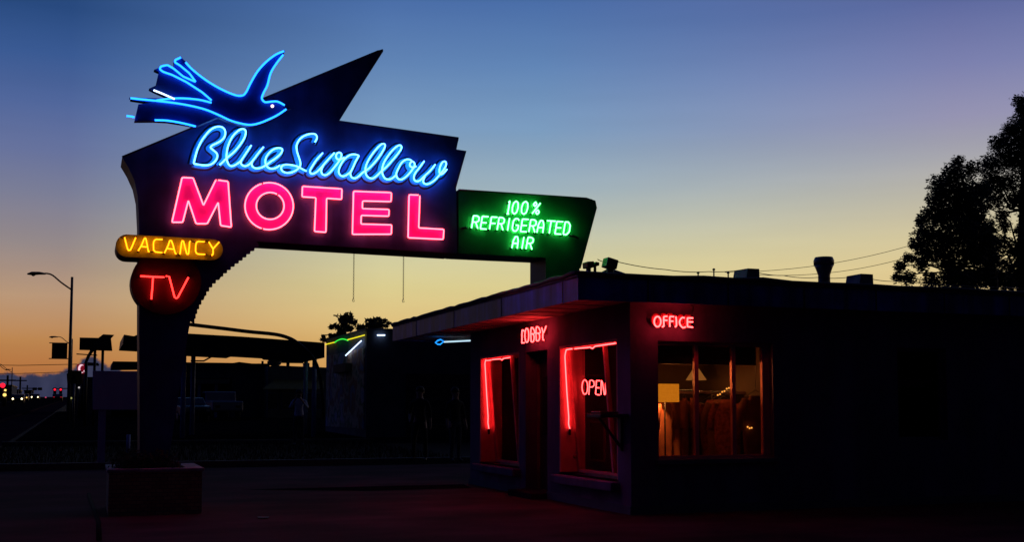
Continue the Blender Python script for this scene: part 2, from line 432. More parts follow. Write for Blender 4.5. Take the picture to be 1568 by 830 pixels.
# clean duplicates
cl = []
for p in stair:
    if not cl or math.dist(cl[-1], p) > .15: cl.append(p)
stair = cl
inner = [(x-4.2, y-3.4) for x, y in smooth(arc, 3)]
body = [(187,240),(579,77.5),(583,75.5),(586,75.5),(587,78),(519,185),(701,211),(702.5,213),(698,229),(711.5,230.6),(713,233),(698.5,287),(700,388)] + inner + [(289,506)]
face(stair + inner[::-1], -.12, -.003, 'stepped_edge', [M_SIGN, M_SIGNSIDE], sign, 0, 1)
bl = (214,706)
pyl = [(258,706), bl, (213,500), (213,340), (211,300), (206,277), (197,257)]
cab = face(body+pyl, -TH, 0, 'cabinet', [M_SIGN, M_SIGNSIDE], sign, 0, 1)
# bring pylon down to the ground
p0, p1 = S(214,706), S(258,706)
boxpart('pylon_foot', (p0.x+.01, YS+.01, 0), (p1.x-.01, YS+TH-.01, p0.z-.002), M_SIGNSIDE, sign)
gp = face([(702,290.4),(898,303.5),(906,304.6),(911,308),(913,312),(913,318),(887.5,412),(889,440),(836,440),(836,394.5),(702,388.2)], -TH+.02, -.004, 'air_panel', [M_GREENP, M_SIGNSIDE], sign, 0, 1)
# thin trim bead round the edges of the face
def bead(pts, name, m, r=.012, closed=True):
    P = [S(x, y, 0) for x, y in pts]; MB().tube([(p.x, YS-.004, p.z) for p in P], r, 5, closed).build(name, m, sign)
bead([(187,240),(579,77.5),(586,75.5),(519,185),(702,211),(698,229),(713,231),(697,288)], 'edge_trim', M_SIGNSIDE, .012, False)
bead([(702,290.4),(898,303.5),(911,308),(913,318),(888,411)], 'edge_trim', M_SIGNSIDE, .012, False)
# electrodes/tubes
def neon(paths, m, parent, d=.075, r=.010, name='neon_tube', ends=True, closed=False, back=0.0, sf=None):
    mb = MB(); f = sf or (lambda x, y, dd: S(x, y, dd))
    for pts in paths:
        P = [f(x, y, d) for x, y in pts]
        if ends and not closed:
            mb.tube(P, r, 7, False, 0)
            for e, q in ((P[0], P[1]), (P[-1], P[-2])):
                mb.tube([e + Vector((0,-.002,0)), e+Vector((0,(d-back)*.5,0)), e+Vector((0,d-back,0))], [r*.95, r*1.25, r*1.25], 6, False, 1)
        else: mb.tube(P, r, 7, closed, 0)
        if d-back > .03:
            acc = .25
            for i in range(1, len(P)):
                acc += (P[i]-P[i-1]).length
                if acc > .42:
                    acc = 0; e = P[i]; mb.tube([e+Vector((0,.002,0)), e+Vector((0,d-back,0))], .006, 5, False, 1)
                    u = (P[i]-P[i-1]).normalized()*.011; mb.tube([e-u, e+u], r*1.12, 6, False, 1) if closed and (i % 2) else None
    return mb.build(name, [m, M_BLACKM], parent)
def ribbon(paths, m, parent, wd, ht, base=0.0, name='letter_face', dx=0, dy=0, closed=False, sf=None):
    mb = MB(); f = sf or (lambda x, y, dd: S(x, y, dd))
    for pts in paths:
        P = [f(x+dx, y+dy, base) for x, y in pts]
        mb.tube(P, [(wd, ht)]*len(P), 8, closed, flat=(0,1,0))
    return mb.build(name, m, parent)

# ---- Blue Swallow script
z4 = lambda p: z2p(p, 280, 180, 7.127)
z5 = lambda p: z2p(p, 430, 190, 5.6)
word1 = [
 z4([(118,500),(135,430),(160,345),(195,270),(232,212),(290,143),(345,106),(400,96),(442,112),(463,152),(455,205),(420,247),(370,277),(320,302),(303,325),(330,352),(365,382),(377,415),(365,455),(330,495),(280,517),(220,518),(165,510),(118,502)]),
 z4([(400,515),(432,488),(480,440),(560,372),(620,302),(667,230),(686,170),(680,134),(650,122),(610,137),(560,182),(520,242),(490,320),(477,400),(480,460),(500,510),(530,528),(568,518),(610,490),(640,462),(700,372),(748,300)]),
 z4([(640,462),(632,490),(645,515),(680,528),(720,512),(762,470),(830,380),(882,318)]),
 z4([(762,470),(750,500),(760,532),(795,552),(845,548),(900,522),(960,478),(1010,445),(1060,402),(1085,362),(1077,337),(1035,330),(985,347),(940,385),(910,430),(900,475),(907,512),(932,545),(970,557),(1012,549),(1060,520)])]
word2 = [
 z4([(1440,268),(1463,225),(1455,190),(1425,175),(1370,180),(1310,205),(1267,245),(1242,300),(1244,360),(1265,430),(1283,490),(1275,535),(1240,570),(1185,597),(1130,601),(1087,582),(1072,548),(1090,521),(1130,512),(1190,517),(1250,532),(1300,558),(1350,585)]),
 z5([(360,245),(310,300),(270,360),(250,400),(260,423),(285,422),(325,395),(365,350),(410,298),(460,245)]),
 z5([(365,350),(347,395),(356,428),(385,436),(420,415),(455,375),(490,330),(514,290),(520,258),(505,243),(484,248),(473,272),(484,298),(515,300),(545,285)]),
 z5([(670,270),(635,258),(590,265),(545,300),(512,350),(496,400),(506,433),(535,446),(572,430),(605,398),(640,322),(670,270)]),
 z5([(605,398),(596,420),(606,453),(635,464),(668,447),(702,415),(760,375),(820,310),(868,242),(893,192),(888,170),(865,170),(830,200),(785,255),(745,320),(726,380),(731,430),(755,458),(790,464),(825,440),(858,408),(910,362),(965,300),(1014,240),(1035,202),(1026,181),(1000,186),(960,220),(915,277),(880,340),(868,400),(880,445),(905,470),(945,469),(985,440)]),
 z5([(1130,325),(1110,305),(1078,302),(1040,325),(1010,375),(990,425),(1002,463),(1035,474),(1080,445),(1120,400),(1145,360),(1145,332),(1125,320),(1107,338),(1112,363),(1138,370),(1162,360)]),
 z5([(1230,315),(1190,370),(1152,420),(1141,460),(1156,487),(1190,484),(1228,448),(1280,400),(1325,345)]),
 z5([(1235,448),(1220,488),(1236,511),(1270,511),(1320,480),(1365,430),(1400,385),(1418,345),(1410,320),(1386,326),(1366,365),(1360,408),(1376,429),(1400,414),(1425,385)])]
for w in (word1, word2):
    sm_ = [smooth(p, 5) for p in w]
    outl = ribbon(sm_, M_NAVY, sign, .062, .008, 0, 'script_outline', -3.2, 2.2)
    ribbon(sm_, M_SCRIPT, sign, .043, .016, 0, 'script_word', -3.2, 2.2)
    fc = [o for o in sign.children if o.name.startswith('script_word')][-1]
    for p in sm_: neon([p], E_BLUE, fc, .085, .0115)

# ---- MOTEL
z3 = lambda p: z2p(p, 160, 240, 3.193)
z6 = lambda p: z2p(p, 420, 260, 5.6)
def ell(cx, cy, rx, ry, n=40): return [(cx+rx*math.cos(2*math.pi*i/n), cy+ry*math.sin(2*math.pi*i/n)) for i in range(n)]
LET = {
 'M': z3([(330,320),(380,101),(433,103),(484,238),(545,113),(604,120),(620,344),(568,336),(556,222),(502,327),(448,327),(410,213),(382,320)]),
 'T': z6([(242,141),(580,163),(577,252),(448,243),(443,535),(345,528),(357,238),(238,230)]),
 'E': z6([(680,183),(1004,195),(1001,272),(757,266),(754,332),(985,340),(982,397),(745,390),(743,465),(1006,472),(1003,552),(670,553)]),
 'L': z6([(1156,213),(1248,217),(1238,498),(1454,511),(1448,596),(1147,582)])}
def letterface(outer, inner=None):
    mb = MB(); P = [S(x, y, .075) for x, y in outer]
    if inner is None:
        mb.prism([(p.x, YS-.02, p.z) for p in P], (0, .018, 0))
    else:
        Q = [S(x, y, .075) for x, y in inner]; n = len(P)
        vs = [(p.x, YS-.02, p.z) for p in P]+[(p.x, YS-.02, p.z) for p in Q]+[(p.x, YS-.002, p.z) for p in P]+[(p.x, YS-.002, p.z) for p in Q]; fs = []
        for i in range(n):
            j = (i+1) % n; fs += [(i,j,n+j,n+i),(i,2*n+i,2*n+j,j),(n+i,n+j,3*n+j,3*n+i),(2*n+i,3*n+i,3*n+j,2*n+j)]
        mb.add(vs, fs)
    return mb.build('letter_face', M_PINKF, sign)
for ch in 'MTEL':
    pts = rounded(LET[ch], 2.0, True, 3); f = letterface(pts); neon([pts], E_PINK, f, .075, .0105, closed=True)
oo, oi = ell(*z3([(805,241)])[0], 118/3.193, 115/3.193, 44), ell(*z3([(810,240)])[0], 68/3.193, 66/3.193, 44)
f = letterface(oo, oi); neon([oo], E_PINK, f, .075, .0105, closed=True); neon([oi], E_PINK, f, .075, .0105, closed=True)

# ---- VACANCY pill
pill = [(192,358.7),(328,366.6)]
def arcpts(cx, cy, rx, ry, a0, a1, n=10): return [(cx+rx*math.cos(math.radians(a0+(a1-a0)*i/n)), cy+ry*math.sin(math.radians(a0+(a1-a0)*i/n))) for i in range(n+1)]
pp = arcpts(194,376.1,17,17.3,90,270) + arcpts(325,382.4,16.5,16,-90,90)
PB = .22
def prismS(pts, d0, d1, name, mats, parent, side=None, ref=None):
    P = [S(x, y, d1 if ref is None else ref) for x, y in pts]; mb = MB()
    mb.prism([(p.x, YS-d1, p.z) for p in P], (0, d1-d0, 0), 0, side); return mb.build(name, mats, parent)
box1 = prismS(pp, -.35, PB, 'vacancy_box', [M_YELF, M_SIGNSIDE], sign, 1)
z7 = lambda p: z2p(p, 165, 350, 6.92)
VAC = [z7([(178,92),(205,200),(218,232),(240,228),(262,180),(297,95)]), z7([(322,238),(362,170),(388,105),(402,100),(415,160),(430,243),(445,246)])+[], z7([(350,188),(418,196)]),
  z7([(582,116),(512,113),(490,130),(484,160),(485,228),(505,248),(580,256)]), z7([(600,262),(640,180),(658,126),(674,126),(690,170),(715,262),(728,272)]), z7([(622,210),(706,220)]),
  z7([(765,275),(782,150),(790,128),(802,135),(835,262),(850,275),(858,262),(868,138),(880,134)]), z7([(1028,140),(955,136),(938,150),(932,180),(930,240),(942,264),(965,272),(1032,274)]), z7([(1070,140),(1115,215),(1182,142)]), z7([(1115,215),(1116,265),(1110,280),(1096,281)])]
groups = [[0],[1,2],[3],[4,5],[6],[7],[8,9]]
for g_ in groups:
    neon([rounded(VAC[i], .8, False, 2) if len(VAC[i]) > 2 else VAC[i] for i in g_], E_YEL, box1, PB+.06, .0095, 'neon_letter', back=PB)
neon([z7([(445,246),(470,250),(484,246)])], M_BLACKM, box1, PB+.05, .008, 'tube_jumper', ends=False)
neon([z7([(728,272),(750,276),(765,275)])], M_BLACKM, box1, PB+.05, .008, 'tube_jumper', ends=False)
neon([z7([(880,134),(910,140),(938,150)])], M_BLACKM, box1, PB+.05, .008, 'tube_jumper', ends=False)
# ---- TV disc
dsc = ell(254,432,54,50,48)
box2 = prismS(dsc, -.35, .12, 'disc_box', [M_TVF, M_SIGNSIDE], sign, 1)
TV = [[(345,505),(600,517)], [(480,515),(462,750)]], [[(615,505),(650,508),(708,728),(725,741),(742,732),(855,518)]]
neon([z7(p) for p in TV[0]], E_RED, box2, .18, .011, 'neon_letter', back=.12)
neon([z7(p) for p in TV[1]], E_RED, box2, .18, .011, 'neon_letter', back=.12)

# ---- green words
GL = {'R': [[(0,0),(0,1)], [(0,1),(.6,1),(.95,.88),(.95,.62),(.6,.5),(0,.5)], [(.5,.5),(1,0)]],
 'E': [[(1,1),(0,1),(0,0),(1,0)], [(0,.5),(.85,.5)]], 'F': [[(1,1),(0,1),(0,0)], [(0,.5),(.85,.5)]],
 'I': [[(.5,1),(.5,0)]], 'G': [[(.95,.85),(.75,1),(.3,1),(0,.8),(0,.2),(.3,0),(.75,0),(1,.2),(1,.48),(.5,.48)]],
 'A': [[(0,0),(.05,.65),(.3,.98),(.7,.98),(.95,.65),(1,0)], [(0,.42),(1,.42)]], 'T': [[(0,1),(1,1)], [(.5,1),(.5,0)]],
 'D': [[(0,0),(0,1),(.6,1),(1,.75),(1,.25),(.6,0),(0,0)]],
 '1': [[(.1,.85),(.5,1),(.5,0)], [(0,0),(1,0)]], '0': [[(.5,0),(.12,.14),(0,.5),(.12,.86),(.5,1),(.88,.86),(1,.5),(.88,.14),(.5,0)]],
 '%': [[(.28,.62),(.02,.78),(.28,.98),(.5,.8),(.28,.62)], [(.95,.9),(.05,.06)], [(.75,.02),(.5,.2),(.75,.38),(1,.2),(.75,.02)]]}
def glyphs(lst, bx, by, slope, h, slant, conv):
    res = []
    for ch, x0, x1 in lst:
        ps = []
        for pl in GL[ch]:
            q = [(x0+(x1-x0)*u+slant*v, by+slope*(x0+(x1-x0)*u-bx)-h*v) for u, v in pl]
            ps.append(rounded(conv(q), .8, False, 2) if len(q) > 2 else conv(q))
        res.append(ps)
    return res
z8 = lambda p: z2p(p, 710, 295, 8.3)
WORDS = [glyphs([('1',545,575),('0',605,678),('0',722,800),('%',862,955)], 540, 268, .03, 165, 28, z8),
 glyphs([('R',100,180),('E',212,290),('F',328,402),('R',425,500),('I',540,575),('G',612,685),('E',722,800),('R',828,905),('A',930,1005),('T',1032,1142),('E',1160,1238),('D',1265,1335)], 95, 450, .068, 158, 26, z8),
 glyphs([('A',612,680),('I',725,755),('R',792,868)], 610, 704, .07, 150, 26, z8)]
for w in WORDS:
    allp = [p for g_ in w for p in g_]
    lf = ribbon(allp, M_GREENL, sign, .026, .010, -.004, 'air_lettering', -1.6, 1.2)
    for g_ in w: neon(g_, E_GREEN, lf, .06, .0105, 'neon_letter')
# raceway conduits beside the green words
neon([[(706,350),(712,349),(716,349)]], M_BLACKM, sign, .03, .02, 'conduit', ends=False)
neon([[(872,360.5),(880,362),(886,365)]], M_BLACKM, sign, .03, .02, 'conduit', ends=False)

# ---- the swallow
z1 = lambda p: z2p(p, 160, 60, 4.15)
BD = .30
birdpoly = z1([(487,112),(560,185),(640,250),(730,305),(820,345),(870,352),(900,330),(930,270),(975,195),(1030,135),(1090,88),(1148,70),(1135,100),(1095,155),(1060,215),(1040,290),(1015,340),(1005,375),(1020,390),(1060,387),(1105,392),(1150,415),(1186,437),(1155,449),(1100,485),(1050,510),(990,536),(930,549),(870,541),(800,522),(725,492),(650,524),(585,552),(490,535),(400,521),(320,517),(190,518),(215,412),(300,402),(165,382),(165,368),(260,372),(400,374),(440,380),(400,366),(310,326),(283,312),(325,293),(345,205),(315,192),(350,178),(400,160),(438,180),(442,160),(440,135)])
def sfB(x, y, dd): return S(x, y, dd)
bird = prismS(birdpoly, BD-.12, BD, 'swallow_panel', [M_BIRD, M_SIGNSIDE], sign, 1)
for x, y in ((330,160),(390,165),(350,180)):
    p = S(x, y, 0); MB().box((p.x-.03, YS-BD+.12, p.z-.03), (p.x+.03, YS, p.z+.03)).build('bird_bracket', M_BLACKM, sign)
BT = [z1([(515,145),(560,192),(640,255),(730,310),(820,350),(872,357),(900,335),(930,275),(975,200),(1030,140),(1090,95),(1140,74)]),
 z1([(1135,97),(1090,155),(1055,215),(1035,290),(1010,340),(1000,375),(1020,398),(1060,395),(1100,395),(1145,418)]),
 z1([(1155,443),(1100,480),(1050,505),(990,530),(930,543),(870,535),(800,515),(725,480),(640,445),(540,420),(440,403),(330,390),(230,380),(165,373)]),
 z1([(330,387),(420,376),(500,374),(600,383),(680,402)]),
 z1([(680,387),(620,335),(520,270),(430,225),(372,205),(350,188),(360,170),(400,162),(440,185),(500,235),(580,270),(540,215),(480,165),(447,145),(450,130),(485,114)]),
 z1([(320,513),(400,516),(490,531),(580,553)]), z1([(140,486),(165,489),(190,494)])]
for i, p in enumerate(BT):
    sp_ = smooth(p, 4) if i != 4 else rounded(p, 2.0, False, 3)
    neon([sp_], E_BLUE2, bird, BD+.04, .0135, ends=(i < 4), back=BD)
neon([smooth(z1([(312,322),(370,345),(446,379)]), 3)], E_WHITEN, bird, BD+.05, .012, ends=False)
p = S(*z1([(1067,423)])[0], BD+.01)
MB().lathe((p.x, YS-BD-.012, p.z), [(.022,.012),(.022,0),(.012,-.008)], 12, 0, 'y').build('bird_eye', emis('eye lamp', (2.6,1.7,1.9)), bird)
# small drips under the sign: two chains with hooks
for px, y0, y1 in ((542,384,459),(618,388,460)):
    a = S(px, y0, -.5); b = S(px, y1, -.5); mb = MB(); n = 34
    mb.box((a.x-.09, YS+.47, a.z-.02), (a.x+.06, YS+.53, a.z+.06))
    for i in range(n):
        z = a.z+(b.z-a.z)*i/n; dz_ = (a.z-b.z)/n*.62; off = .006 if i % 2 else 0
        if i % 2: mb.tube([(a.x-.008, YS+.5, z), (a.x+.008, YS+.5, z), (a.x+.008, YS+.5, z-dz_*1.6), (a.x-.008, YS+.5, z-dz_*1.6)], .0032, 4, True)
        else: mb.tube([(a.x, YS+.492, z), (a.x, YS+.508, z), (a.x, YS+.508, z-dz_*1.6), (a.x, YS+.492, z-dz_*1.6)], .0032, 4, True)
    mb.tube([(a.x,YS+.5,b.z+.02),(a.x-.016,YS+.5,b.z-.005),(a.x-.010,YS+.5,b.z-.03),(a.x+.010,YS+.5,b.z-.03),(a.x+.014,YS+.5,b.z-.008)], .0045, 5)
    mb.build('hanging_chain', M_BLACKM, sign)

# ---- planter and its shrub
pl0, pl1 = onZ(166,788), onZ(309,788)
PY0 = 16.05; x0 = onY(166,760,PY0).x; x1 = onY(309,760,PY0).x; pz = onY(230,724,PY0).z
pl = thing('brick_planter', 'low brown brick planter box round the foot of the motel sign', 'planter', ((x0+x1)/2, PY0+.6, 0))
mb = MB(); t_ = .2; y1_ = PY0+1.5
mb.box((x0,PY0,0),(x1,PY0+t_,pz)); mb.box((x0,y1_-t_,0),(x1,y1_,pz)); mb.box((x0,PY0+t_,0),(x0+t_,y1_-t_,pz)); mb.box((x1-t_,PY0+t_,0),(x1,y1_-t_,pz))
mb.build('brick_wall', M_BRICK, pl)
mb = MB(); o_ = .025
mb.box((x0-o_,PY0-o_,pz+.002),(x1+o_,PY0+t_,pz+.05)); mb.box((x0-o_,y1_-t_,pz+.002),(x1+o_,y1_+o_,pz+.05)); mb.box((x0-o_,PY0+t_+.002,pz+.002),(x0+t_,y1_-t_-.002,pz+.05)); mb.box((x1-t_,PY0+t_+.002,pz+.002),(x1+o_,y1_-t_-.002,pz+.05))
mb.build('coping', M_COPE, pl, .008)
boxpart('soil', (x0+t_,PY0+t_,0), (x1-t_,y1_-t_,pz-.04), M_SOIL, pl)
def leafcloud(mb, clumps, size, dens, rnd=random):
    for c, r in clumps:
        n = int(dens*r*r/(size*size))
        for i in range(n):
            d = Vector((rnd.gauss(0,1), rnd.gauss(0,1), rnd.gauss(0,1))); d.normalize()
            rad = r*(rnd.random()**.45)*(1+.35*noise.noise(Vector(c)*3+d*2.2))
            p = Vector(c)+d*rad; s_ = size*rnd.uniform(.55,1.35)
            u = Vector((rnd.gauss(0,1), rnd.gauss(0,1), rnd.gauss(0,1))).normalized(); w = u.orthogonal().normalized()
            mb.add([p-u*s_*.5, p+w*s_*.28, p+u*s_*.6, p-w*s_*.28], [(0,1,2,3)])
sh = thing('planter_shrub', 'dark leafy shrub growing in the brick planter at the sign foot', 'shrub', ((x0+x1)/2, PY0+.3, pz))
cl_ = []
for px, py, r in ((183,716,.10),(198,712,.13),(212,708,.13),(228,712,.12),(244,709,.13),(258,712,.12),(266,717,.09),(220,716,.11),(205,718,.11),(250,718,.11)):
    p = onY(px, py, PY0+random.uniform(.18,.32)); cl_.append((p, r*1.55))
mb = MB(); leafcloud(mb, cl_, .045, 14); mb.build('foliage', M_LEAF, sh, recalc=False)
mb = MB()
for p, r in cl_: mb.tube([((x0+x1)/2+random.uniform(-.3,.3), PY0+.3, pz-.06), tuple(p)], [.012,.005], 5)
mb.build('stem', M_BARK, sh)

# ================================================================== MOTEL OFFICE
XF, YN, YB = onZ(967,790).x, onZ(967,790).y, 20.6
ZS = 2.86; EX, EY = 5.95, 13.48
XE = 24.0; ZF = onY(885,417,EY).z
mot = thing('motel_office', 'low stucco motel office with deep flat eaves and slanted red lit windows', 'building', (XF+3, YN+3, 0))
T = .22
# west wall with openings: window1 (far), door, window2 (near)
w2a, w2b = onX(945,519,XF).y, onX(856,530,XF).y
w1a, w1b = onX(795,541,XF).y, onX(735,549,XF).y
da_, db_ = onX(838,560,XF).y, onX(805,560,XF).y
WT, WBt = 2.385, .42; DT = 2.36
wall = MB()
def wbox(y0, y1, z0, z1): wall.box((XF, y0, z0), (XF+T, y1, z1))
wbox(YN+T, w2a, 0, ZS); wbox(w2a, w2b, 0, WBt); wbox(w2a, w2b, WT, ZS); wbox(w2b, da_, 0, ZS); wbox(da_, db_, DT, ZS)
wbox(db_, w1a, 0, ZS); wbox(w1a, w1b, 0, WBt); wbox(w1a, w1b, WT, ZS); wbox(w1b, YB, 0, ZS)
# south wall: office window and a second one further right
ox0, ox1 = onY(1008,600,YN).x, onY(1184,600,YN).x; oz0, oz1 = onY(1090,703,YN).z, onY(1090,524,YN).z
qx0, qx1 = onY(1375,600,YN).x, onY(1450,600,YN).x; qz0, qz1 = .95, oz1-.02
def sbox(xa, xb, z0, z1): wall.box((xa, YN, z0), (xb, YN+T, z1))
sbox(XF, ox0, 0, ZS); sbox(ox0, ox1, 0, oz0); sbox(ox0, ox1, oz1, ZS); sbox(ox1, qx0, 0, ZS); sbox(qx0, qx1, 0, qz0); sbox(qx0, qx1, qz1, ZS); sbox(qx1, XE, 0, ZS)
wall.box((XF+T, YB-T, 0), (XE, YB, ZS)); wall.box((XE-T, YN+T, 0), (XE, YB-T, ZS))
wall.build('wall', M_STUCCO, mot)
# base plinth band, slightly proud
mb = MB()
mb.box((XF-.03, YN-.03, 0), (XF-.001, da_-.02, .12)); mb.box((XF-.03, db_+.02, 0), (XF-.001, YB, .12)); mb.box((XF, YN-.03, 0), (XE, YN-.001, .12))
mb.build('plinth', M_STUCCO2, mot)
# eaves: soffit + fascia + roof
YBE = onZ(598,520,ZS).y; XEE = XE+.6
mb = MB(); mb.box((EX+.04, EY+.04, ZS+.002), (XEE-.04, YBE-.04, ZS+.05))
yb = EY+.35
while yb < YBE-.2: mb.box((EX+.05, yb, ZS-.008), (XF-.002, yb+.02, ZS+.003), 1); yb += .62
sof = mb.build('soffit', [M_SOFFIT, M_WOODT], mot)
mb = MB()
mb.box((EX, EY, ZS-.035), (EX+.035, YBE, ZF)); mb.box((EX+.035, EY, ZS-.035), (XEE, EY+.035, ZF)); mb.box((EX+.035, YBE-.035, ZS-.035), (XEE, YBE, ZF)); mb.box((XEE-.035, EY+.035, ZS-.035), (XEE, YBE-.035, ZF))
rr = random.Random(3)
yy = EY+.5
while yy < YBE-.2:                                    # lapped sheet joints on the street side
    mb.box((EX-.006, yy, ZS-.03), (EX+.001, yy+.02, ZF-.03), 1); yy += rr.choice((2.4,1.8,2.4))
xx = EX+1.0
while xx < XEE: mb.box((xx, EY-.006, ZS-.03), (xx+.02, EY+.001, ZF-.03), 1); xx += 1.22
fas = mb.build('fascia', [M_FASCIA, M_SIGNSIDE], mot)
# roofing: shallow mound with irregular rolled edge
mb = MB(); nx, ny = 26, 26; vs = []
for j in range(ny+1):
    for i in range(nx+1):
        u, v = i/nx, j/ny; x = EX-.02+(XEE-EX+.04)*u**1.5; y = EY-.02+(YBE-EY+.04)*v
        e = min((x-EX+.02)/2.2, (XEE+.02-x)/2.2, (y-EY+.02)/2.2, (YBE+.02-y)/2.2, 1)
        vs.append((x, y, ZF+.004+.10*math.sqrt(max(e,0))*.6+.035*noise.noise(Vector((x*1.3,y*.8,0)))*min(1, .35+e*3)))
fs = [(j*(nx+1)+i, j*(nx+1)+i+1, (j+1)*(nx+1)+i+1, (j+1)*(nx+1)+i) for j in range(ny) for i in range(nx)]
mb.add(vs, fs, 0, True); b0 = len(mb.v)
mb.box((EX-.02, EY-.02, ZF-.06), (XEE+.02, YBE+.02, ZF-.001))
rf = mb.build('roof', M_ROOF, mot)
mb = MB()
for (p, q) in (((EX-.02,EY-.02),(EX-.02,YBE)), ((EX-.02,EY-.02),(XEE,EY-.02))):
    pts = [(p[0]+(q[0]-p[0])*i/40, p[1]+(q[1]-p[1])*i/40, ZF-.01+.03*noise.noise(Vector((i*.7, p[0], q[1])))) for i in range(41)]
    mb.tube(pts, [.03+.012*noise.noise(Vector((i*.9, 3, 1))) for i in range(41)], 6)
mb.build('roof_edge', M_ROOF, rf)
# slanted street windows
def streetwin(ya, yb_, m1, m2):
    """ya near (south) yb_ far (north) edge"""
    fr = MB(); dT, dB = .17, .32
    def P(y, z): t = (WT-z)/(WT-WBt); return XF+dT+(dB-dT)*t
    # lining board of the recess (head, far jamb, near jamb)
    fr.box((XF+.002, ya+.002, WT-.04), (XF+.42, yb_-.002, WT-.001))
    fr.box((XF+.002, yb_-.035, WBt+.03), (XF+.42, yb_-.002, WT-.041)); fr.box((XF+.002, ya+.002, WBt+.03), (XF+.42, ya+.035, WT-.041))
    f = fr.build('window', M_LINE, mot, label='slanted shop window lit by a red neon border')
    mu = MB(); W_ = yb_-ya
    for y in (ya+.06, m1, m2, yb_-.06):
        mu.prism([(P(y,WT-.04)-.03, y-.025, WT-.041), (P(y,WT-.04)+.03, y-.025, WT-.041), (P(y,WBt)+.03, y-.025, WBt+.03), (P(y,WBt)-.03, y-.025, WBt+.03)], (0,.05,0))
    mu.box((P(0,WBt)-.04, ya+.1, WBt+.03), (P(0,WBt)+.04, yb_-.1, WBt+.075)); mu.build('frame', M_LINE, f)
    g_ = MB(); g_.add([(P(0,WT-.04)+.005, ya+.04, WT-.045), (P(0,WT-.04)+.005, yb_-.04, WT-.045), (P(0,WBt)+.005, yb_-.04, WBt+.04), (P(0,WBt)+.005, ya+.04, WBt+.04)], [(0,1,2,3)]); g_.build('pane', M_GLASS, f)
    boxpart('sill', (XF-.14, ya-.06, WBt-.13), (XF+.42, yb_+.06, WBt), M_STUCCO, f, .02)
    boxpart('metal_bead', (P(0,WBt)-.075, ya+.14, WBt+.005), (P(0,WBt)-.045, yb_-W_*.2, WBt+.04), M_GREY, f)
    return f
winA = streetwin(w1a, w1b, onX(786,560,XF+.2).y, onX(754,560,XF+.2).y); winB = streetwin(w2a, w2b, onX(929,560,XF+.2).y, onX(877,560,XF+.2).y)
# door recess
dr = MB(); dr.box((XF+.25, da_+.02, .1), (XF+.30, db_-.02, DT)); door = dr.build('door', M_DOOR, mot)
mb = MB(); 
for (a0, a1, b0, b1) in ((da_+.14, db_-.14, 1.0, 1.95),): mb.add([(XF+.24,a0,b0),(XF+.24,a1,b0),(XF+.24,a1,b1),(XF+.24,a0,b1)], [(0,1,2,3)])
mb.build('door_pane', M_CGLASS, door)
MB().tube([(XF+.18, da_+.12, .95), (XF+.18, da_+.12, 1.25)], .012, 8).tube([(XF+.25,da_+.12,.97),(XF+.18,da_+.12,.97)], .008,6).tube([(XF+.25,da_+.12,1.23),(XF+.18,da_+.12,1.23)], .008,6).build('door_handle', M_GREY, door)
mb = MB(); mb.box((XF+.2,da_-.001,.1),(XF+.3,da_+.02,DT)); mb.box((XF+.2,db_-.02,.1),(XF+.3,db_+.001,DT)); mb.build('door_frame', M_WOODT, mot)
mb = MB(); mb.box((XF-.3, da_-.05, 0), (XF+.3, db_+.05, .10)); mb.build('door_step', M_CONC, mot, .01)
# south office window: three lights
f = MB(); yw = YN+.10
f.box((ox0, yw, oz1-.05), (ox1, yw+.06, oz1)); f.box((ox0, yw, oz0), (ox1, yw+.06, oz0+.045)); f.box((ox0, yw, oz0+.045), (ox0+.04, yw+.06, oz1-.05)); f.box((ox1-.11, yw, oz0+.045), (ox1, yw+.06, oz1-.05))
for px in (1067, 1124):
    x = onY(px, 600, yw).x; f.box((x-.03, yw, oz0+.045), (x+.03, yw+.06, oz1-.05))
ofw = f.build('window', M_LINE, mot, label='three part south window looking in on hanging shirts and a lamp')
MB().add([(ox0+.02,yw+.03,oz0+.02),(ox1-.02,yw+.03,oz0+.02),(ox1-.02,yw+.03,oz1-.02),(ox0+.02,yw+.03,oz1-.02)], [(0,1,2,3)]).build('pane', M_GLASS, ofw)
boxpart('blind', (ox0+.05, YN+.24, onY(1040,558,YN+.25).z), (ox1-.12, YN+.27, oz1-.02), M_DARKC, ofw)
boxpart('sill', (ox0-.05, YN-.06, oz0-.07), (ox1+.05, YN+.1, oz0-.001), M_STUCCO2, ofw, .01)
f = MB(); f.box((qx0, yw, qz1-.05), (qx1, yw+.06, qz1)); f.box((qx0, yw, qz0), (qx1, yw+.06, qz0+.05)); f.box((qx0, yw, qz0+.05), (qx0+.05, yw+.06, qz1-.05)); f.box((qx1-.05, yw, qz0+.05), (qx1, yw+.06, qz1-.05))
qw = f.build('window', M_WOODT, mot, label='dark narrow window with a scalloped valance')
MB().add([(qx0+.02,yw+.03,qz0+.02),(qx1-.02,yw+.03,qz0+.02),(qx1-.02,yw+.03,qz1-.02),(qx0+.02,yw+.03,qz1-.02)], [(0,1,2,3)]).build('pane', M_GLASS, qw)
mb = MB(); n = 6; vz = onY(1400,590,YN+.25).z
for i in range(n):
    xa = qx0+.05+(qx1-qx0-.1)*i/n; xb = qx0+.05+(qx1-qx0-.1)*(i+1)/n
    mb.prism([(xa,YN+.25,vz+.08),(xb,YN+.25,vz+.08)]+[(xb+(xa-xb)*j/6, YN+.25, vz-.05*math.sin(math.pi*j/6)) for j in range(7)], (0,.01,0))
mb.build('valance', M_REDL, qw)
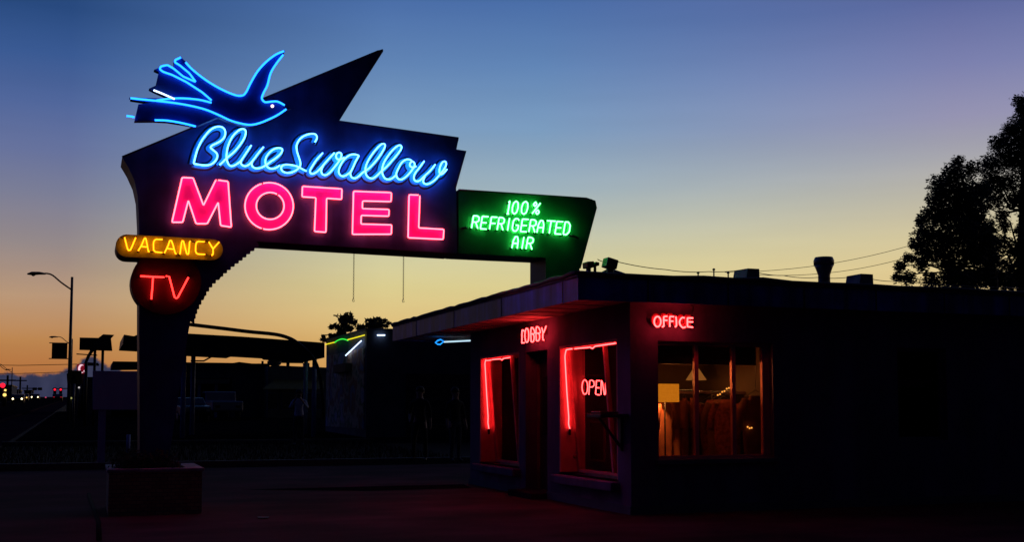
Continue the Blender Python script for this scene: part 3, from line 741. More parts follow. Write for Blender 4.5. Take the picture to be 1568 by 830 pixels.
# rooms: lobby behind the street windows and office shop behind the south window (one room)
RX = onY(1215,600,YN+1).x; RX = max(RX, XF+3)
mb = MB()
mb.box((XF+T+.22, YN+T, .02), (RX, YB-T, .05)); fl = mb.build('room_floor', M_ROOMF, mot)
mb = MB(); mb.box((XF+T+.001, YN+T+.001, ZS-.15), (RX, YB-T-.001, ZS-.12)); mb.build('room_ceiling', M_ROOMC, mot)
mb = MB(); mb.box((RX, YN+T, .0), (RX+.1, YB-T, ZS-.12)); mb.box((XF+2.0, YN+3.9, .05), (RX-.001, YN+4.0, ZS-.16)); mb.build('room_wall', M_ROOMW, mot)
mb = MB(); mb.box((XF+1.4, YN+2.6, .05), (XF+1.5, YB-T-.01, ZS-.16)); mb.build('partition', M_ROOMW, mot)

qx_ = ox0-.10; MB().prism([(qx_+.02, YN+T+.01, .05), (qx_+.06, YN+T+.01, .05), (qx_+.06+.50*2.35, YN+2.58, .05), (qx_+.02+.50*2.35, YN+2.58, .05)], (0,0,ZS-.21)).build('light_blocker', M_ROOMW, mot)  # diagonal screen added only to keep the lamp light out of the lobby
# ---- OPEN, LOBBY, OFFICE neon
def sfX(X):
    return lambda x, y, dd: onX(x, y, X-dd)
def neonX(paths, m, parent, X, d, r, name='neon_letter', ends=False):
    mb = MB()
    for pts in paths:
        P = [onX(x, y, X-d) for x, y in pts]; mb.tube(P, r, 7)
        if ends:
            for e in (P[0], P[-1]): mb.tube([e, e+Vector((d,0,0))], r*1.1, 6, mi=1)
    return mb.build(name, [m, M_BLACKM], parent)
lb = thing('lobby_sign', 'red neon LOBBY sign mounted over the dark doorway', 'neon sign', tuple(onX(815,512,XF)))
pa, pb_ = onX(797,528,XF), onX(841,522,XF)
mb = MB(); mb.box((XF-.085, pb_.y+.06, 2.60), (XF-.003, pa.y-.06, 2.68)); bk = mb.build('raceway', mat('red backing board', (.22,.03,.04), .7, 0, .3, 8), lb, .01)
zl = lambda p: z2p(p, 785, 485, 16.6)
def arcz(c, rx, ry, a0=0, a1=360, n=20): return [(c[0]+rx*math.cos(math.radians(a0+(a1-a0)*i/n)), c[1]-ry*math.sin(math.radians(a0+(a1-a0)*i/n))) for i in range(n+1)]
LO = [[[(290,375),(270,345),(245,350),(237,380),(235,640),(240,670),(300,662)]], [arcz((360,478), 50, 178)],
 [[(470,640),(462,450),(468,300),(500,282),(540,330),(560,400),(545,432),(470,442)], [(500,440),(540,480),(545,560),(525,630),(490,645),(462,620)]],
 [[(600,610),(592,430),(600,280),(635,262),(680,310),(702,390),(690,415),(595,425)], [(640,420),(680,460),(685,540),(665,600),(630,618),(598,600)]],
 [[(740,285),(775,400),(800,380),(850,240)], [(775,400),(765,480),(770,580),(792,598)]]]
for g_ in LO: neonX([smooth(zl(p), 3) for p in g_], E_RED2, lb, XF-.10, .06, .0095)
mb = MB()
for g_ in LO:
    for p in g_:
        q = [onX(x+1.8, y-1.0, XF-.10) for x, y in smooth(zl(p), 2)]; mb.tube(q, [(.011,.008)]*len(q), 6, flat=(1,0,0))
mb.build('letter_face', M_REDL, bk)
opn = thing('open_sign', 'red neon OPEN sign hanging behind the glass of the nearer slanted window', 'neon sign', tuple(onX(910,594,XF+.4)))
zo = lambda p: z2p(p, 840, 500, 3.457)
OP = [[arcz((192,322), 15, 38)], [[(213,362),(217,290),(228,284),(240,292),(242,312),(232,322),(216,322)]], [[(272,288),(253,287),(249,360),(270,364)], [(251,325),(268,326)]], [[(277,362),(279,288),(283,290),(296,362),(300,360),(302,284)]]]
for g_ in OP: neonX([smooth(zo(p), 3) if len(p) > 10 else rounded(zo(p), 1.2, False, 2) if len(p) > 2 else zo(p) for p in g_], E_RED2, opn, XF+.30, .0, .0075)
c0, c1_ = onX(893,575,XF+.31), onX(927,575,XF+.31)
MB().tube([c0, (c0.x, c0.y, ZS-.16)], .003, 4).tube([c1_, (c1_.x, c1_.y, ZS-.16)], .003, 4).tube([c0, c1_], .005, 5).build('hanger', M_BLACKM, opn)
of = thing('office_sign', 'red neon OFFICE sign mounted over the south window', 'neon sign', tuple(onY(1030,493,YN)))
zz = lambda p: z2p(p, 985, 470, 17.42)
OFg = [[arcz((380,395), 88, 135)], [[(505,535),(540,520),(548,500),(545,300),(560,262),(640,255)], [(530,355),(640,362)]], [[(708,535),(705,300),(725,262),(818,264)], [(735,385),(800,385)]],
 [[(868,258),(880,330),(885,500),(850,530)]], [[(1100,298),(1045,285),(995,330),(968,400),(985,480),(1040,545),(1080,555),(1130,535)]], [[(1322,302),(1200,298),(1180,320),(1180,510),(1200,530),(1320,548)], [(1190,402),(1320,406)]]]
ob0, ob1 = onY(992,490,YN-.03), onY(1064,490,YN-.03)
bko = MB().box((ob0.x+.05, YN-.07, onY(1030,496,YN).z), (ob1.x-.05, YN-.003, onY(1030,489,YN).z)).build('raceway', MATS['red backing board'], of, .01)
for g_ in OFg:
    mb = MB()
    for p in g_:
        q = smooth(zz(p), 3) if len(p) > 3 else zz(p)
        mb.tube([onY(x, y, YN-.15) for x, y in q], .0105, 7)
    mb.build('neon_letter', E_RED2, of)
mb = MB()
for g_ in OFg:
    for p in g_:
        q = [onY(x-2.6, y-3.0, YN-.085) for x, y in (smooth(zz(p), 3) if len(p) > 3 else zz(p))]
        mb.tube(q, [(.026,.008)]*len(q), 6, flat=(0,1,0))
mb.build('letter_face', M_REDL, bko)
MB().tube([onY(1060,478,YN-.02), onY(1062,470,YN-.02), onY(1057,466,YN-.02), onY(1057,462,YN-.02)], .008, 5).build('conduit', M_BLACKM, of)
# neon borders in the street windows
def border(nm, label, vert, hor, hor2, yj):
    t = thing(nm, label, 'neon tube', tuple(onX(*vert[0], XF+.08)), 'red neon borders inside the street windows')
    mb = MB()
    mb.tube([onY(x, y, yj-.07) for x, y in rounded(vert, 3, False, 3)], .0085, 7)
    mb.build('upright_tube', E_RED2, t)
    mb = MB(); mb.tube([onX(x, y, XF+.07) for x, y in hor], .0085, 7); mb.build('top_tube', E_RED2, t)
    mb = MB(); mb.tube([onX(x, y, XF+.07) for x, y in hor2], .0085, 7); mb.build('top_tube', E_RED2, t)
    a = onY(*vert[-1], yj-.07); MB().lathe((a.x, a.y, a.z-.10), [(.02,0),(.02,.1)], 8).build('electrode_cap', M_BLACKM, t)
border('neon_border', 'red neon tube running round the far slanted window left of the doorway', [(744,551),(742.5,556),(745,600),(747.5,640),(747,648),(748.6,657)], [(745,552.5),(750,552),(752,551.5)], [(753.5,551),(766,549.8),(768.5,551.5),(771,549.2),(781,547.5)], w1b)
border('neon_border', 'red neon tube running round the nearer slanted window right of the doorway', [(867,536),(865,545),(868,600),(871,640),(870.5,650),(872.5,657)], [(867,536),(872,535),(876,534.5)], [(880,534.3),(904,532),(907,534),(911,530.5),(943,525.8)], w2b)
# wall bracket with shelf near the corner
wb = thing('wall_shelf', 'dark timber shelf on a diagonal brace by the near corner of the office', 'shelf', tuple(onX(966,640,XF)))
z_ = onX(966,640,XF).z; zt = z_+.05
MB().box((XF-.42, YN+.05, zt-.05), (XF-.002, YN+.5, zt)).build('board', M_DOOR, wb, .008)
MB().tube([(XF-.34, YN+.27, zt-.06), (XF-.03, YN+.27, zt-.44)], .022, 4).box((XF-.035, YN+.24, zt-.5), (XF-.002, YN+.30, zt-.055)).build('brace', M_DOOR, wb)
MB().box((XF-.40, YN+.1, zt+.001), (XF-.12, YN+.42, zt+.035)).build('ledge_box', M_DOOR, wb, .02)

# ---- shop interior
fl_ = thing('floor_lamp', 'floor lamp with a glowing square amber shade just inside the south window', 'lamp', (onY(1025,640,YN+.7).x, YN+.7, .05))
la, lb_ = onY(1011,588,YN+.7), onY(1040,616,YN+.7); lcx = (la.x+lb_.x)/2; hw = (lb_.x-la.x)/2
M_SHADE = bpy.data.materials.new('lit lampshade'); M_SHADE.use_nodes = True; t = M_SHADE.node_tree; t.nodes.clear()
e = t.nodes.new('ShaderNodeEmission'); nn = t.nodes.new('ShaderNodeTexNoise'); nn.inputs['Scale'].default_value = 9; r_ = t.nodes.new('ShaderNodeValToRGB')
r_.color_ramp.elements[0].color = (.50,.13,.004,1); r_.color_ramp.elements[1].color = (.72,.21,.010,1); o = t.nodes.new('ShaderNodeOutputMaterial')
t.links.new(nn.outputs[0], r_.inputs[0]); t.links.new(r_.outputs[0], e.inputs[0]); e.inputs[1].default_value = .95; t.links.new(e.outputs[0], o.inputs[0])
sh_ = MB(); q = [(-hw,-hw),(hw,-hw),(hw,hw),(-hw,hw)]
for i in range(4):
    a, b = q[i], q[(i+1)%4]
    sh_.add([(lcx+a[0],YN+.85+a[1],lb_.z),(lcx+b[0],YN+.85+b[1],lb_.z),(lcx+b[0],YN+.85+b[1],la.z),(lcx+a[0],YN+.85+a[1],la.z)], [(0,1,2,3)])
sh_.build('lamp_shade', M_SHADE, fl_)
MB().tube([(lcx,YN+.85,.08),(lcx,YN+.85,lb_.z+.1)], .012, 8).build('pole', M_BLACKM, fl_)
MB().lathe((lcx,YN+.85,.05), [(.14,0),(.14,.02),(.02,.035)], 20).build('base', M_BLACKM, fl_)
def point(name, loc, col, w, r=.04):
    l = bpy.data.lights.new(name, 'POINT'); l.color = col; l.energy = w; l.shadow_soft_size = r
    o = bpy.data.objects.new(name, l); COL.objects.link(o); o.location = loc; return o
point('lamp_bulb', (lcx, YN+.85, la.z+.02), (1,.30,.06), 55.0)
# small table lamp on a counter, further in
tlx = onY(1066,585,YN+2.6); 
tl = thing('table_lamp', 'small lamp with a cone shade glowing on the counter behind the shirts', 'lamp', (tlx.x, YN+2.6, onY(1066,600,YN+2.6).z))
cz = onY(1066,588,YN+2.6).z; zt2 = onY(1066,565,YN+2.6).z
MB().lathe((tlx.x, YN+2.6, cz+.06), [(.17,0),(.05,zt2-cz-.06)], 20).build('lamp_shade', emis('cone shade glow', (.26,.085,.015)), tl)
MB().lathe((tlx.x, YN+2.6, cz-.12), [(.07,0),(.03,.03),(.015,.17)], 12).build('base', M_BLACKM, tl)
point('lamp_bulb', (tlx.x, YN+2.55, cz+.02), (1,.40,.10), 9.0)
ct = thing('shop_counter', 'low timber counter under the cone shaded lamp inside the office', 'counter', (tlx.x, YN+2.6, .05))
MB().box((tlx.x-.9, YN+2.35, cz-.17), (tlx.x+.9, YN+2.95, cz-.121)).build('top', M_WOODT, ct, .008)
MB().box((tlx.x-.85, YN+2.4, .05), (tlx.x+.85, YN+2.9, cz-.171)).build('cabinet', M_DOOR, ct)
# garments
M_SHIRT = mat('russet garment cloth', (.42,.15,.09), .9, 0, .25, 6); M_SHIRT2 = mat('brown garment cloth', (.22,.09,.06), .9, 0, .3, 6); M_SHIRT3 = mat('patterned garment cloth', (.30,.07,.06), .9, 0, .6, 18)
def garment(x, y, zt, w, ln, yaw, m, kind, label, group):
    t = thing(kind, label, 'garment', (x, y, zt), group)
    ca, sa = math.cos(yaw), math.sin(yaw)
    def R(u, v, z): return (x+u*ca-v*sa, y+u*sa+v*ca, zt+z)
    mb = MB(); rows = 14; cols = 18; vs = []
    for j in range(rows+1):
        v = j/rows
        if v < .12: hwid = w*(.22+.28*(v/.12)); 
        else: hwid = w*(.5+.05*math.sin(v*5))
        dp = .045+.03*v
        for i in range(cols):
            a = 2*math.pi*i/cols; fold = 1+.22*math.sin(a*5+v*3+x*7)*v
            vs.append(R(math.cos(a)*hwid*(.9+.1*fold), math.sin(a)*dp*fold, -.06-v*ln))
    fs = [(j*cols+i, j*cols+(i+1)%cols, (j+1)*cols+(i+1)%cols, (j+1)*cols+i) for j in range(rows) for i in range(cols)]
    mb.add(vs, fs, 0, True)
    for s_ in (-1, 1):
        mb.tube([R(s_*w*.42,0,-.12), R(s_*w*.62,0,-.30), R(s_*w*.68,0,-.52)], [.06,.06,.065], 8)
    mb.build('cloth', m, t)
    MB().tube([R(0,0,.03), R(.02,0,.06), R(.0,0,.085), R(-.02,0,.06)], .003, 4).tube([R(-w*.42,0,-.07), R(0,0,.02), R(w*.42,0,-.07)], .004, 4).build('hanger', M_GREY, t)
    return t
def rack(xa, ya, xb, yb2, z, label):
    t = thing('clothes_rack', label, 'clothes rack', ((xa+xb)/2, (ya+yb2)/2, .05))
    MB().tube([(xa,ya,z),(xb,yb2,z)], .012, 8).build('rail', M_GREY, t)
    for (x, y) in ((xa,ya),(xb,yb2)):
        MB().tube([(x,y,.07),(x,y,z)], .012, 8).tube([(x-.2,y,.07),(x+.2,y,.07)], .012, 8).build('upright', M_GREY, t)
rz = onY(1045,600,YN+1.3).z+.03
r0, r1 = onY(1020,600,YN+.95), onY(1066,600,YN+2.0)
rack(onY(1012,600,YN+.75).x, YN+1.0, onY(1070,600,YN+1.9).x, YN+2.0, rz, 'metal rail of russet shirts behind the amber lamp, left of the window')
labs = ['russet shirt hanging straight under the amber lampshade, nearest the window frame', 'russet shirt on the left rail, second from the lamp', 'russet shirt on the left rail, third from the lamp', 'russet shirt at the far end of the left rail, beside the mullion']
for i, px in enumerate((1018, 1034, 1048, 1061)):
    yy = YN+1.15+.22*i; garment(onY(px,640,yy).x, yy, rz-.06, .36, 1.15, .5+.2*i, M_SHIRT, 'hanging_shirt', labs[i], 'shirts on the left rail')
rz2 = onY(1105,600,YN+1.2).z
rack(onY(1090,600,YN+1.5).x, YN+1.5, onY(1122,600,YN+.8).x, YN+.8, rz2, 'metal rail of dark patterned garments behind the middle pane')
for i, (px, m_, lb3) in enumerate(((1092, M_SHIRT3, 'patterned garment hanging left in the middle pane'), (1103, M_SHIRT2, 'plain brown garment hanging between two others in the middle pane'), (1114, M_SHIRT3, 'patterned garment hanging right in the middle pane'))):
    yy = YN+1.4-.28*i; garment(onY(px,640,yy).x, yy, rz2-.06, .38, 1.15, -.8, m_, 'hanging_shirt', lb3, 'garments on the middle rail')
gx = onY(1157,600,YN+.6)
garment(gx.x, YN+.6, onY(1157,600,YN+.6).z, .45, 1.3, .1, M_SHIRT2, 'hanging_robe', 'dark red robe hanging alone in the right pane', None)
MB_ = MB().tube([(gx.x, YN+.6, gx.z+.06), (gx.x, YN+.6, ZS-.15)], .004, 4).build('display_wire', M_GREY, None); tagtop(MB_, 'thin wire holding up the red robe in the right pane', 'wire')
# string of small lights along the middle rail and the sparkle by the robe
M_BULB = emis('warm fairy bulb', (1.5,.55,.09))
for a_, b_, n_, lab4 in ((onY(1098,607,YN+.7), onY(1122,590,YN+.7), 7, 'string of small warm lights sloping up in the middle pane'), (onY(1144,655,YN+.5), onY(1153,657,YN+.5), 3, 'short string of tiny warm lights before the red robe')):
    st_ = thing('light_string', lab4, 'fairy lights', tuple(a_))
    MB().tube([a_, b_], .003, 4).build('wire', M_BLACKM, st_)
    for i in range(n_):
        p = a_.lerp(b_, (i+.3)/n_); sgn = .006*(-1)**i
        MB().lathe((p.x, p.y, p.z+sgn-.01), [(.004,0),(.013,.008),(.012,.018),(.004,.026)], 8).build('bulb', M_BULB, st_)
# small framed board in the near slanted window, picture in the far one, orange knick-knack
def fr(name, label, cat, X, px0, py0, px1, py1):
    a, b = onX(px0, py0, X), onX(px1, py1, X); t = thing(name, label, cat, tuple(b))
    y0, y1, z0, z1 = min(a.y,b.y), max(a.y,b.y), min(a.z,b.z), max(a.z,b.z)
    mb = MB(); w = .03
    mb.box((X,y0,z0),(X+.03,y0+w,z1)); mb.box((X,y1-w,z0),(X+.03,y1,z1)); mb.box((X,y0+w,z0),(X+.03,y1-w,z0+w)); mb.box((X,y0+w,z1-w),(X+.03,y1-w,z1)); mb.build('frame', M_WOODT, t)
    MB().box((X+.012,y0+w,z0+w),(X+.028,y1-w,z1-w)).build('board', M_DOOR, t)
fr('framed_board', 'framed dark board standing on the sill of the nearer slanted window', 'board', XF+.75, 902, 645, 925, 708)
fr('framed_picture', 'framed picture on the wall seen through the far slanted window', 'picture', XF+1.36, 772, 566, 786, 615)
orb = onX(880,699,XF+.25); t = thing('round_ornament', 'small round red ornament at the foot of the nearer slanted window', 'ornament', tuple(orb))
MB().lathe((orb.x-.0,orb.y,orb.z-.04), [(.015,0),(.035,.015),(.045,.04),(.035,.065),(.015,.08)], 14).build('ball', M_REDL, t)
MB().lathe((orb.x,orb.y,orb.z+.042), [(.01,0),(.01,.02)], 8).build('cap', M_GREY, t)

# ---- roof clutter
def vroof(px, py, Y): return onY(px, py, Y)
ch = vroof(1262,430,17.2); cht = vroof(1262,391,17.2)
fl2 = thing('roof_flue', 'tall metal flue with a wide flat cap standing on the roof', 'flue', (ch.x, 17.2, ZF+.02))
s1 = (onY(1272,425,17.2).x-onY(1252,425,17.2).x)*.4; s2 = (onY(1277.5,395,17.2).x-onY(1247,395,17.2).x)*.41; hh = cht.z-ZF
MB().lathe((ch.x,17.2,ZF-.02), [(s1,0),(s1*.97,hh*.35),(s1*.95,hh*.66),(s1*1.3,hh*.78),(s2,hh*.84)], 20).build('pipe', M_GREY, fl2)
MB().lathe((ch.x,17.2,ZF-.02+hh*.842), [(s2*1.02,0),(s2*1.04,hh*.08),(s2*.9,hh*.14)], 20).build('cap', M_GREY, fl2)
def vent(px, pyt, w, label, Y=16.2, lean=0):
    c = vroof(px, pyt, Y); hw2 = (onY(px+w/2,pyt,Y).x-onY(px-w/2,pyt,Y).x)/2
    t = thing('roof_vent', label, 'roof vent', (c.x, Y, ZF+.04))
    z0, z1 = ZF+.02, c.z
    MB().box((c.x-hw2*.6, Y-.12, z0), (c.x+hw2*.6, Y+.12, z1-(z1-z0)*.45)).build('duct', M_GREY, t)
    zc = z1-(z1-z0)*.45
    MB().prism([(c.x-hw2, Y-.2, zc+.002), (c.x+hw2, Y-.2, zc+.002-lean), (c.x+hw2*.95, Y-.2, z1-lean), (c.x-hw2*.7, Y-.2, z1)], (0,.4,0)).build('hood', M_GREY, t)
vent(1142, 413.5, 21, 'squat grey roof vent in the middle of the roof, left of the flue', 15.5)
vent(1315, 421.5, 22, 'flat grey roof vent with a wide hood, right of the flue', 16.5)
# floodlights cluster near the sign support
def flood(px, py, s_, label, tilt):
    c = onY(px, py, 14.6); t = thing('floodlight', label, 'floodlight', (c.x, 14.6, ZF+.03))
    R_ = Matrix.Rotation(tilt, 3, 'Y'); q = [Vector((x,y,z)) for x in (-s_,s_) for y in (-.09,.09) for z in (-s_*.8,s_*.8)]
    vs = [c+R_@v for v in q]; MB().add(vs, [(0,1,3,2),(4,6,7,5),(0,4,5,1),(2,3,7,6),(0,2,6,4),(1,5,7,3)]).build('housing', M_BLACKM, t, .012)
    MB().tube([(c.x,14.6,ZF-.02),(c.x,14.6,c.z)], s_*.7, 6).build('bracket', M_BLACKM, t)
flood(901, 406, .055, 'small boxy floodlight at the very front edge of the roof, beside the sign leg', -.1)
flood(911, 405, .032, 'narrow floodlight standing on the roof between two larger ones', .1)
flood(934, 404, .085, 'larger floodlight on the roof edge with loose cable', .25)
t = thing('roof_patch_bundle', 'low heap of bundled cable and roofing lying on the roof edge', 'bundle', (onY(950,408,14.7).x, 14.7, ZF+.04))
bx = onY(945,408,14.7).x; MB().tube([(bx-.3,14.7,ZF+.07),(bx-.1,14.72,ZF+.12),(bx+.12,14.7,ZF+.09),(bx+.4,14.7,ZF+.05)], [.08,.13,.09,.03], 7).build('bundle', M_BLACKM, t)
def cable(name, label, pts, r=.008, n=6):
    q = []
    for i in range(len(pts)-1):
        a, b = Vector(pts[i][:3]), Vector(pts[i+1][:3]); sag = pts[i+1][3] if len(pts[i+1]) > 3 else 0
        for j in range(n): t = j/n; v = a.lerp(b, t); v.z -= sag*4*t*(1-t); q.append(v)
    q.append(Vector(pts[-1][:3])); o = MB().tube(q, r, 5).build(name, M_BLACKM); return tagtop(o, label, 'cable')
def c3(px, py, Y, s_=0): v = onY(px, py, Y); return (v.x, v.y, v.z, s_)
cable('roof_cable', 'thin black cable sagging from vent to vent along the office roof', [c3(915,397,14.8), c3(934,398,14.8,.03), c3(1020,413,15.0,.02), c3(1085,416,15.2,.02), c3(1142,412,15.5,.02), c3(1200,422,16,.03), c3(1252,425,16.8,.02), c3(1315,422,16.5,.03), c3(1372,431,17,.03), c3(1560,441,18,.02)], .006, 7)
for px in (1069, 1093, 1115):
    p = onY(px, 413 if px == 1093 else 418, 15.0); t = MB().tube([(p.x,15.0,ZF-.02),(p.x,15.0,p.z)], .012, 6).lathe((p.x,15.0,p.z-.01), [(.02,0),(.024,.015),(.012,.03)], 8).build('vent_pipe', M_GREY)
    tagtop(t, {1069:'left one of three little vent pipes on the roof', 1093:'tallest of three little vent pipes on the roof', 1115:'right one of three little vent pipes on the roof, nearest the squat vent'}[px], 'vent pipe', 'vent pipes on the office roof')
# overhead wires to the right
for (a, b, lab5) in (((1110,417),(1400,374),'upper thin overhead wire running to the right hand trees'), ((1160,421),(1400,391),'lower thin overhead wire running to the right hand trees')):
    p, q = onY(*a, 34), onY(*b, 34); d = q-p
    o = MB().tube([p+(d*(i/12))+Vector((0,0,-.25*4*(i/12)*(1-i/12))) for i in range(-0,13)]+[q+d*.5], .009, 4).build('overhead_wire', M_BLACKM); tagtop(o, lab5, 'wire', 'overhead wires')

# ================================================================== ANNEX (mural building) and carport
A0 = onG(560,671); AX, AY = A0.x, A0.y; az0 = A0.z
ann = thing('mural_building', 'flat roofed stucco building with a painted side wall and yellow green neon edge', 'building', (AX+4, AY+4, az0))
AYB = onX(499,600,AX).y; AZ = onX(560,507,AX).z; AXE = 34
M_MURAL = bpy.data.materials.new('painted mural'); M_MURAL.use_nodes = True; t = M_MURAL.node_tree; b = t.nodes['Principled BSDF']; b.inputs['Roughness'].default_value = .85
co = t.nodes.new('ShaderNodeTexCoord'); v = t.nodes.new('ShaderNodeTexNoise'); v.inputs['Scale'].default_value = .9; v.inputs['Detail'].default_value = 3; r_ = t.nodes.new('ShaderNodeValToRGB'); r_.color_ramp.interpolation = 'EASE'
el = r_.color_ramp.elements; el[0].position = .3; el[0].color = (.16,.26,.5,1); el[1].position = .75; el[1].color = (.2,.34,.55,1)
for p_, c_ in ((.42,(.30,.12,.06)),(.5,(.62,.52,.38)),(.56,(.10,.18,.08)),(.63,(.5,.45,.55))): e_ = el.new(p_); e_.color = (*c_,1)
t.links.new(co.outputs['Object'], v.inputs[0]); t.links.new(v.outputs[0], r_.inputs[0]); t.links.new(r_.outputs[0], b.inputs['Base Color'])
MB().box((AX,AY,az0-.5),(AXE,AYB,AZ)).build('wall', M_STUCCO2, ann)
MB().box((AX-.03,AY+.25,az0+.35),(AX-.002,AYB-.2,AZ-.65)).build('mural', M_MURAL, ann)
MB().box((AX-.05,AY-.05,AZ+.002),(AXE,AYB+.05,AZ+.10)).build('parapet_cap', M_STUCCO2, ann)
for (xa, xb, za, zb) in ((AX+1.6,AX+4.2,0,2.5),(AX+5.6,AX+8.5,.0,2.7),(AX+10,AX+12.5,0,2.5)):
    d = MB().box((xa,AY-.03,az0+za),(xb,AY-.002,az0+zb)).build('garage_door', M_DOOR, ann)
    mb = MB()
    for k in range(1,5): mb.box((xa+.05,AY-.042,az0+za+(zb-za)*k/5-.015),(xb-.05,AY-.031,az0+za+(zb-za)*k/5+.015))
    mb.build('door_rail', M_STUCCO2, d)
E_YG = emis('yellow edge neon', (1.1,.95,.02)); E_G2 = emis('green edge neon', (.05,1.1,.08))
def nX(pts, m, X, nm, parent, r=.03): return MB().tube([onX(x,y,X) for x,y in pts], r, 6).build(nm, m, parent)
zq = lambda p: z2p(p, 480, 470, 9.22)
nb = thing('edge_neon', 'yellow and green neon line with an arched middle along the top of the painted wall', 'neon tube', tuple(onX(530,518,AX-.12)))
nX(zq([(168,533),(300,500)]), E_YG, AX-.10, 'yellow_tube', nb, .022); nX(zq([(485,465),(720,400)]), E_YG, AX-.10, 'yellow_tube', nb, .022)
nX(smooth(zq([(300,505),(340,475),(400,455),(450,462),(485,478)]),4), E_G2, AX-.10, 'green_tube', nb, .022)
wt = nX(zq([(455,688),(675,480)]), E_WHITEN, AX-.12, 'tube', None, .022); wt.name = 'white_neon_tube'; tagtop(wt, 'diagonal white neon tube on the painted wall below the yellow line', 'neon tube')
cA, cB = onX(529,556,AX-.3), onX(510,572,AX-.3); MB().box((AX-.3,min(cA.y,cB.y),min(cA.z,cB.z)),(AX-.035,max(cA.y,cB.y),max(cA.z,cB.z))).build('wall_cabinet', M_RUB, ann)
h = MB().tube([onY(577.5,513.5,AY-.1), onY(589.5,513.5,AY-.1)], .025, 6).build('fluorescent_tube', E_WHITEN); tagtop(h, 'short level white tube light on the wall left of the office eave', 'tube light')
# blue diamond neon on its rod with pale tube, hung under the far eave
dd = thing('diamond_neon', 'small blue neon diamond at the end of a pale tube under the eave', 'neon sign', tuple(onY(674,523,21.8)))
zd = lambda p: z2p(p, 580, 440, 6.92)
MB().tube([onY(x,y,21.8) for x,y in zd([(600,588),(625,565),(655,555),(690,575),(650,607),(625,605)])], .014, 6, True).build('diamond_tube', emis('sky blue neon', (.02,.45,1.6)), dd)
MB().tube([onY(x,y,21.8) for x,y in zd([(690,580),(975,566)])], .016, 6).build('pale_tube', E_WHITE2, dd)
MB().tube([onY(x,y,21.75) for x,y in zd([(680,552),(975,535)])], .014, 6).build('rod', M_GREY, dd)

# ================================================================== BACKGROUND LEFT AND CENTRE
def gpt(px, Y): 
    v = onY(px, 620, Y); return Vector((v.x, Y, terr(Y)))
# long canopy between x 187 and 498
YC = 44.0
cp = thing('filling_station_canopy', 'long dark flat canopy on pale posts behind the sign pylon', 'canopy', tuple(gpt(380,YC)))
def qY(pts, Y, th, name, m, parent, bev=0): 
    P = [onY(x,y,Y) for x,y in pts]; return MB().prism([tuple(p) for p in P], (0,th,0)).build(name, m, parent, bev)
qY([(190,512.5),(205,515),(214,511),(290,511),(370,515.5),(497,525),(497,548),(460,545),(432,543),(430,541),(371,537.5),(370,540.5),(300,536.5),(290,533),(188,527)], YC, 5.0, 'roof_slab', M_BLACKM, cp)
for px, yb2 in ((283,535),(484,547)):
    p = onY(px, yb2, YC+.3); g_ = terr(YC); MB().tube([(p.x,YC+.6,g_),(p.x,YC+.6,p.z)], .09, 10).build('post', M_WHITE, cp)
for px, yb2 in ((297,535),(470,547)):
    p = onY(px, yb2, YC+4); MB().tube([(p.x,YC+4.2,terr(YC)),(p.x,YC+4.2,p.z)], .09, 10).build('post', M_WHITE, cp)
MB().tube([onY(x,y,YC-.4) for x,y in smooth([(290,497),(340,503),(380,508),(420,512),(440,517),(455,525),(475,543),(487,565),(493,600),(495,640)],4)], .07, 8).build('swept_tube', M_BLACKM, cp)
MB().tube([onY(x,y,YC+2) for x,y in [(292,553),(312,553),(336,540)]], .03, 6).build('brace_wire', M_GREY, cp)
# flat roofed garage behind
YG = 82.0

gb = thing('garage_building', 'long low garage building with flat roof and open bays behind the canopy', 'building', tuple(gpt(330,YG)))
qY([(172,556),(176,554),(357,557),(366,555.5),(410,561),(410,640),(355,640),(355,580),(290,580),(290,568),(276,567),(275,562),(172,563)], YG, 6, 'wall', M_STUCCO2, gb)
qY([(173,553.5),(357,556),(366,554.5),(412,560),(412,562.5),(366,557.5),(357,559),(173,556)], YG-.4, 6.8, 'roof', M_BLACKM, gb)
qY([(290,581),(352,581),(352,588),(290,588)], YG-.1, .2, 'bay_header', M_CREAM, gb)
qY([(170,568.5),(358,569),(358,640),(170,640)], YG+4, .3, 'bay_wall', M_DARKC, gb)
for px in (306,332): p = onY(px,588,YG); MB().box((p.x-.1,YG+.3,terr(YG)-.1),(p.x+.1,YG+.5,p.z)).build('bay_post', M_WHITE, gb)
# shop with awning
YA = 80.0
sb = thing('awning_shop', 'low shop with a faded yellow awning and glass front', 'building', tuple(gpt(440,YA)))
qY([(410,561),(425,560),(500,563),(500,650),(410,650)], YA, 8, 'wall', M_CREAM, sb)
a0, a1 = onY(402,597,YA-2.0), onY(496,597,YA-2.0); b0_, b1_ = onY(420,583,YA), onY(496,584,YA)
MB().prism([tuple(a0),tuple(a1),tuple(b1_),tuple(b0_)], (0,0,.05)).build('awning', M_YAWN, sb)
for xa, xb in ((409,426),(431,452),(456,478),(482,497)):
    w = qY([(xa,602),(xb,602),(xb,628),(xa,628)], YA-.03, .02, 'window', M_WHITE, sb); qY([(xa+1,603),(xb-1,603),(xb-1,627),(xa+1,627)], YA-.06, .02, 'pane', M_CGLASS, w)
p = onY(421,560,YA+.5); MB().lathe((p.x,YA+.5,p.z-.15), [(.1,0),(.42,.25),(.5,.6),(.4,.95),(.12,1.15)], 14).build('roof_globe', M_GREY, sb)
p = onY(470,562,YA+.5); MB().tube([(p.x,YA+.5,p.z-.2),(p.x,YA+.5,p.z+1.6)], .06, 6).build('roof_pipe', M_GREY, sb)
qY([(466,556),(474,556),(474,564),(466,564)], YA+.6, .6, 'roof_unit', M_GREY, sb)
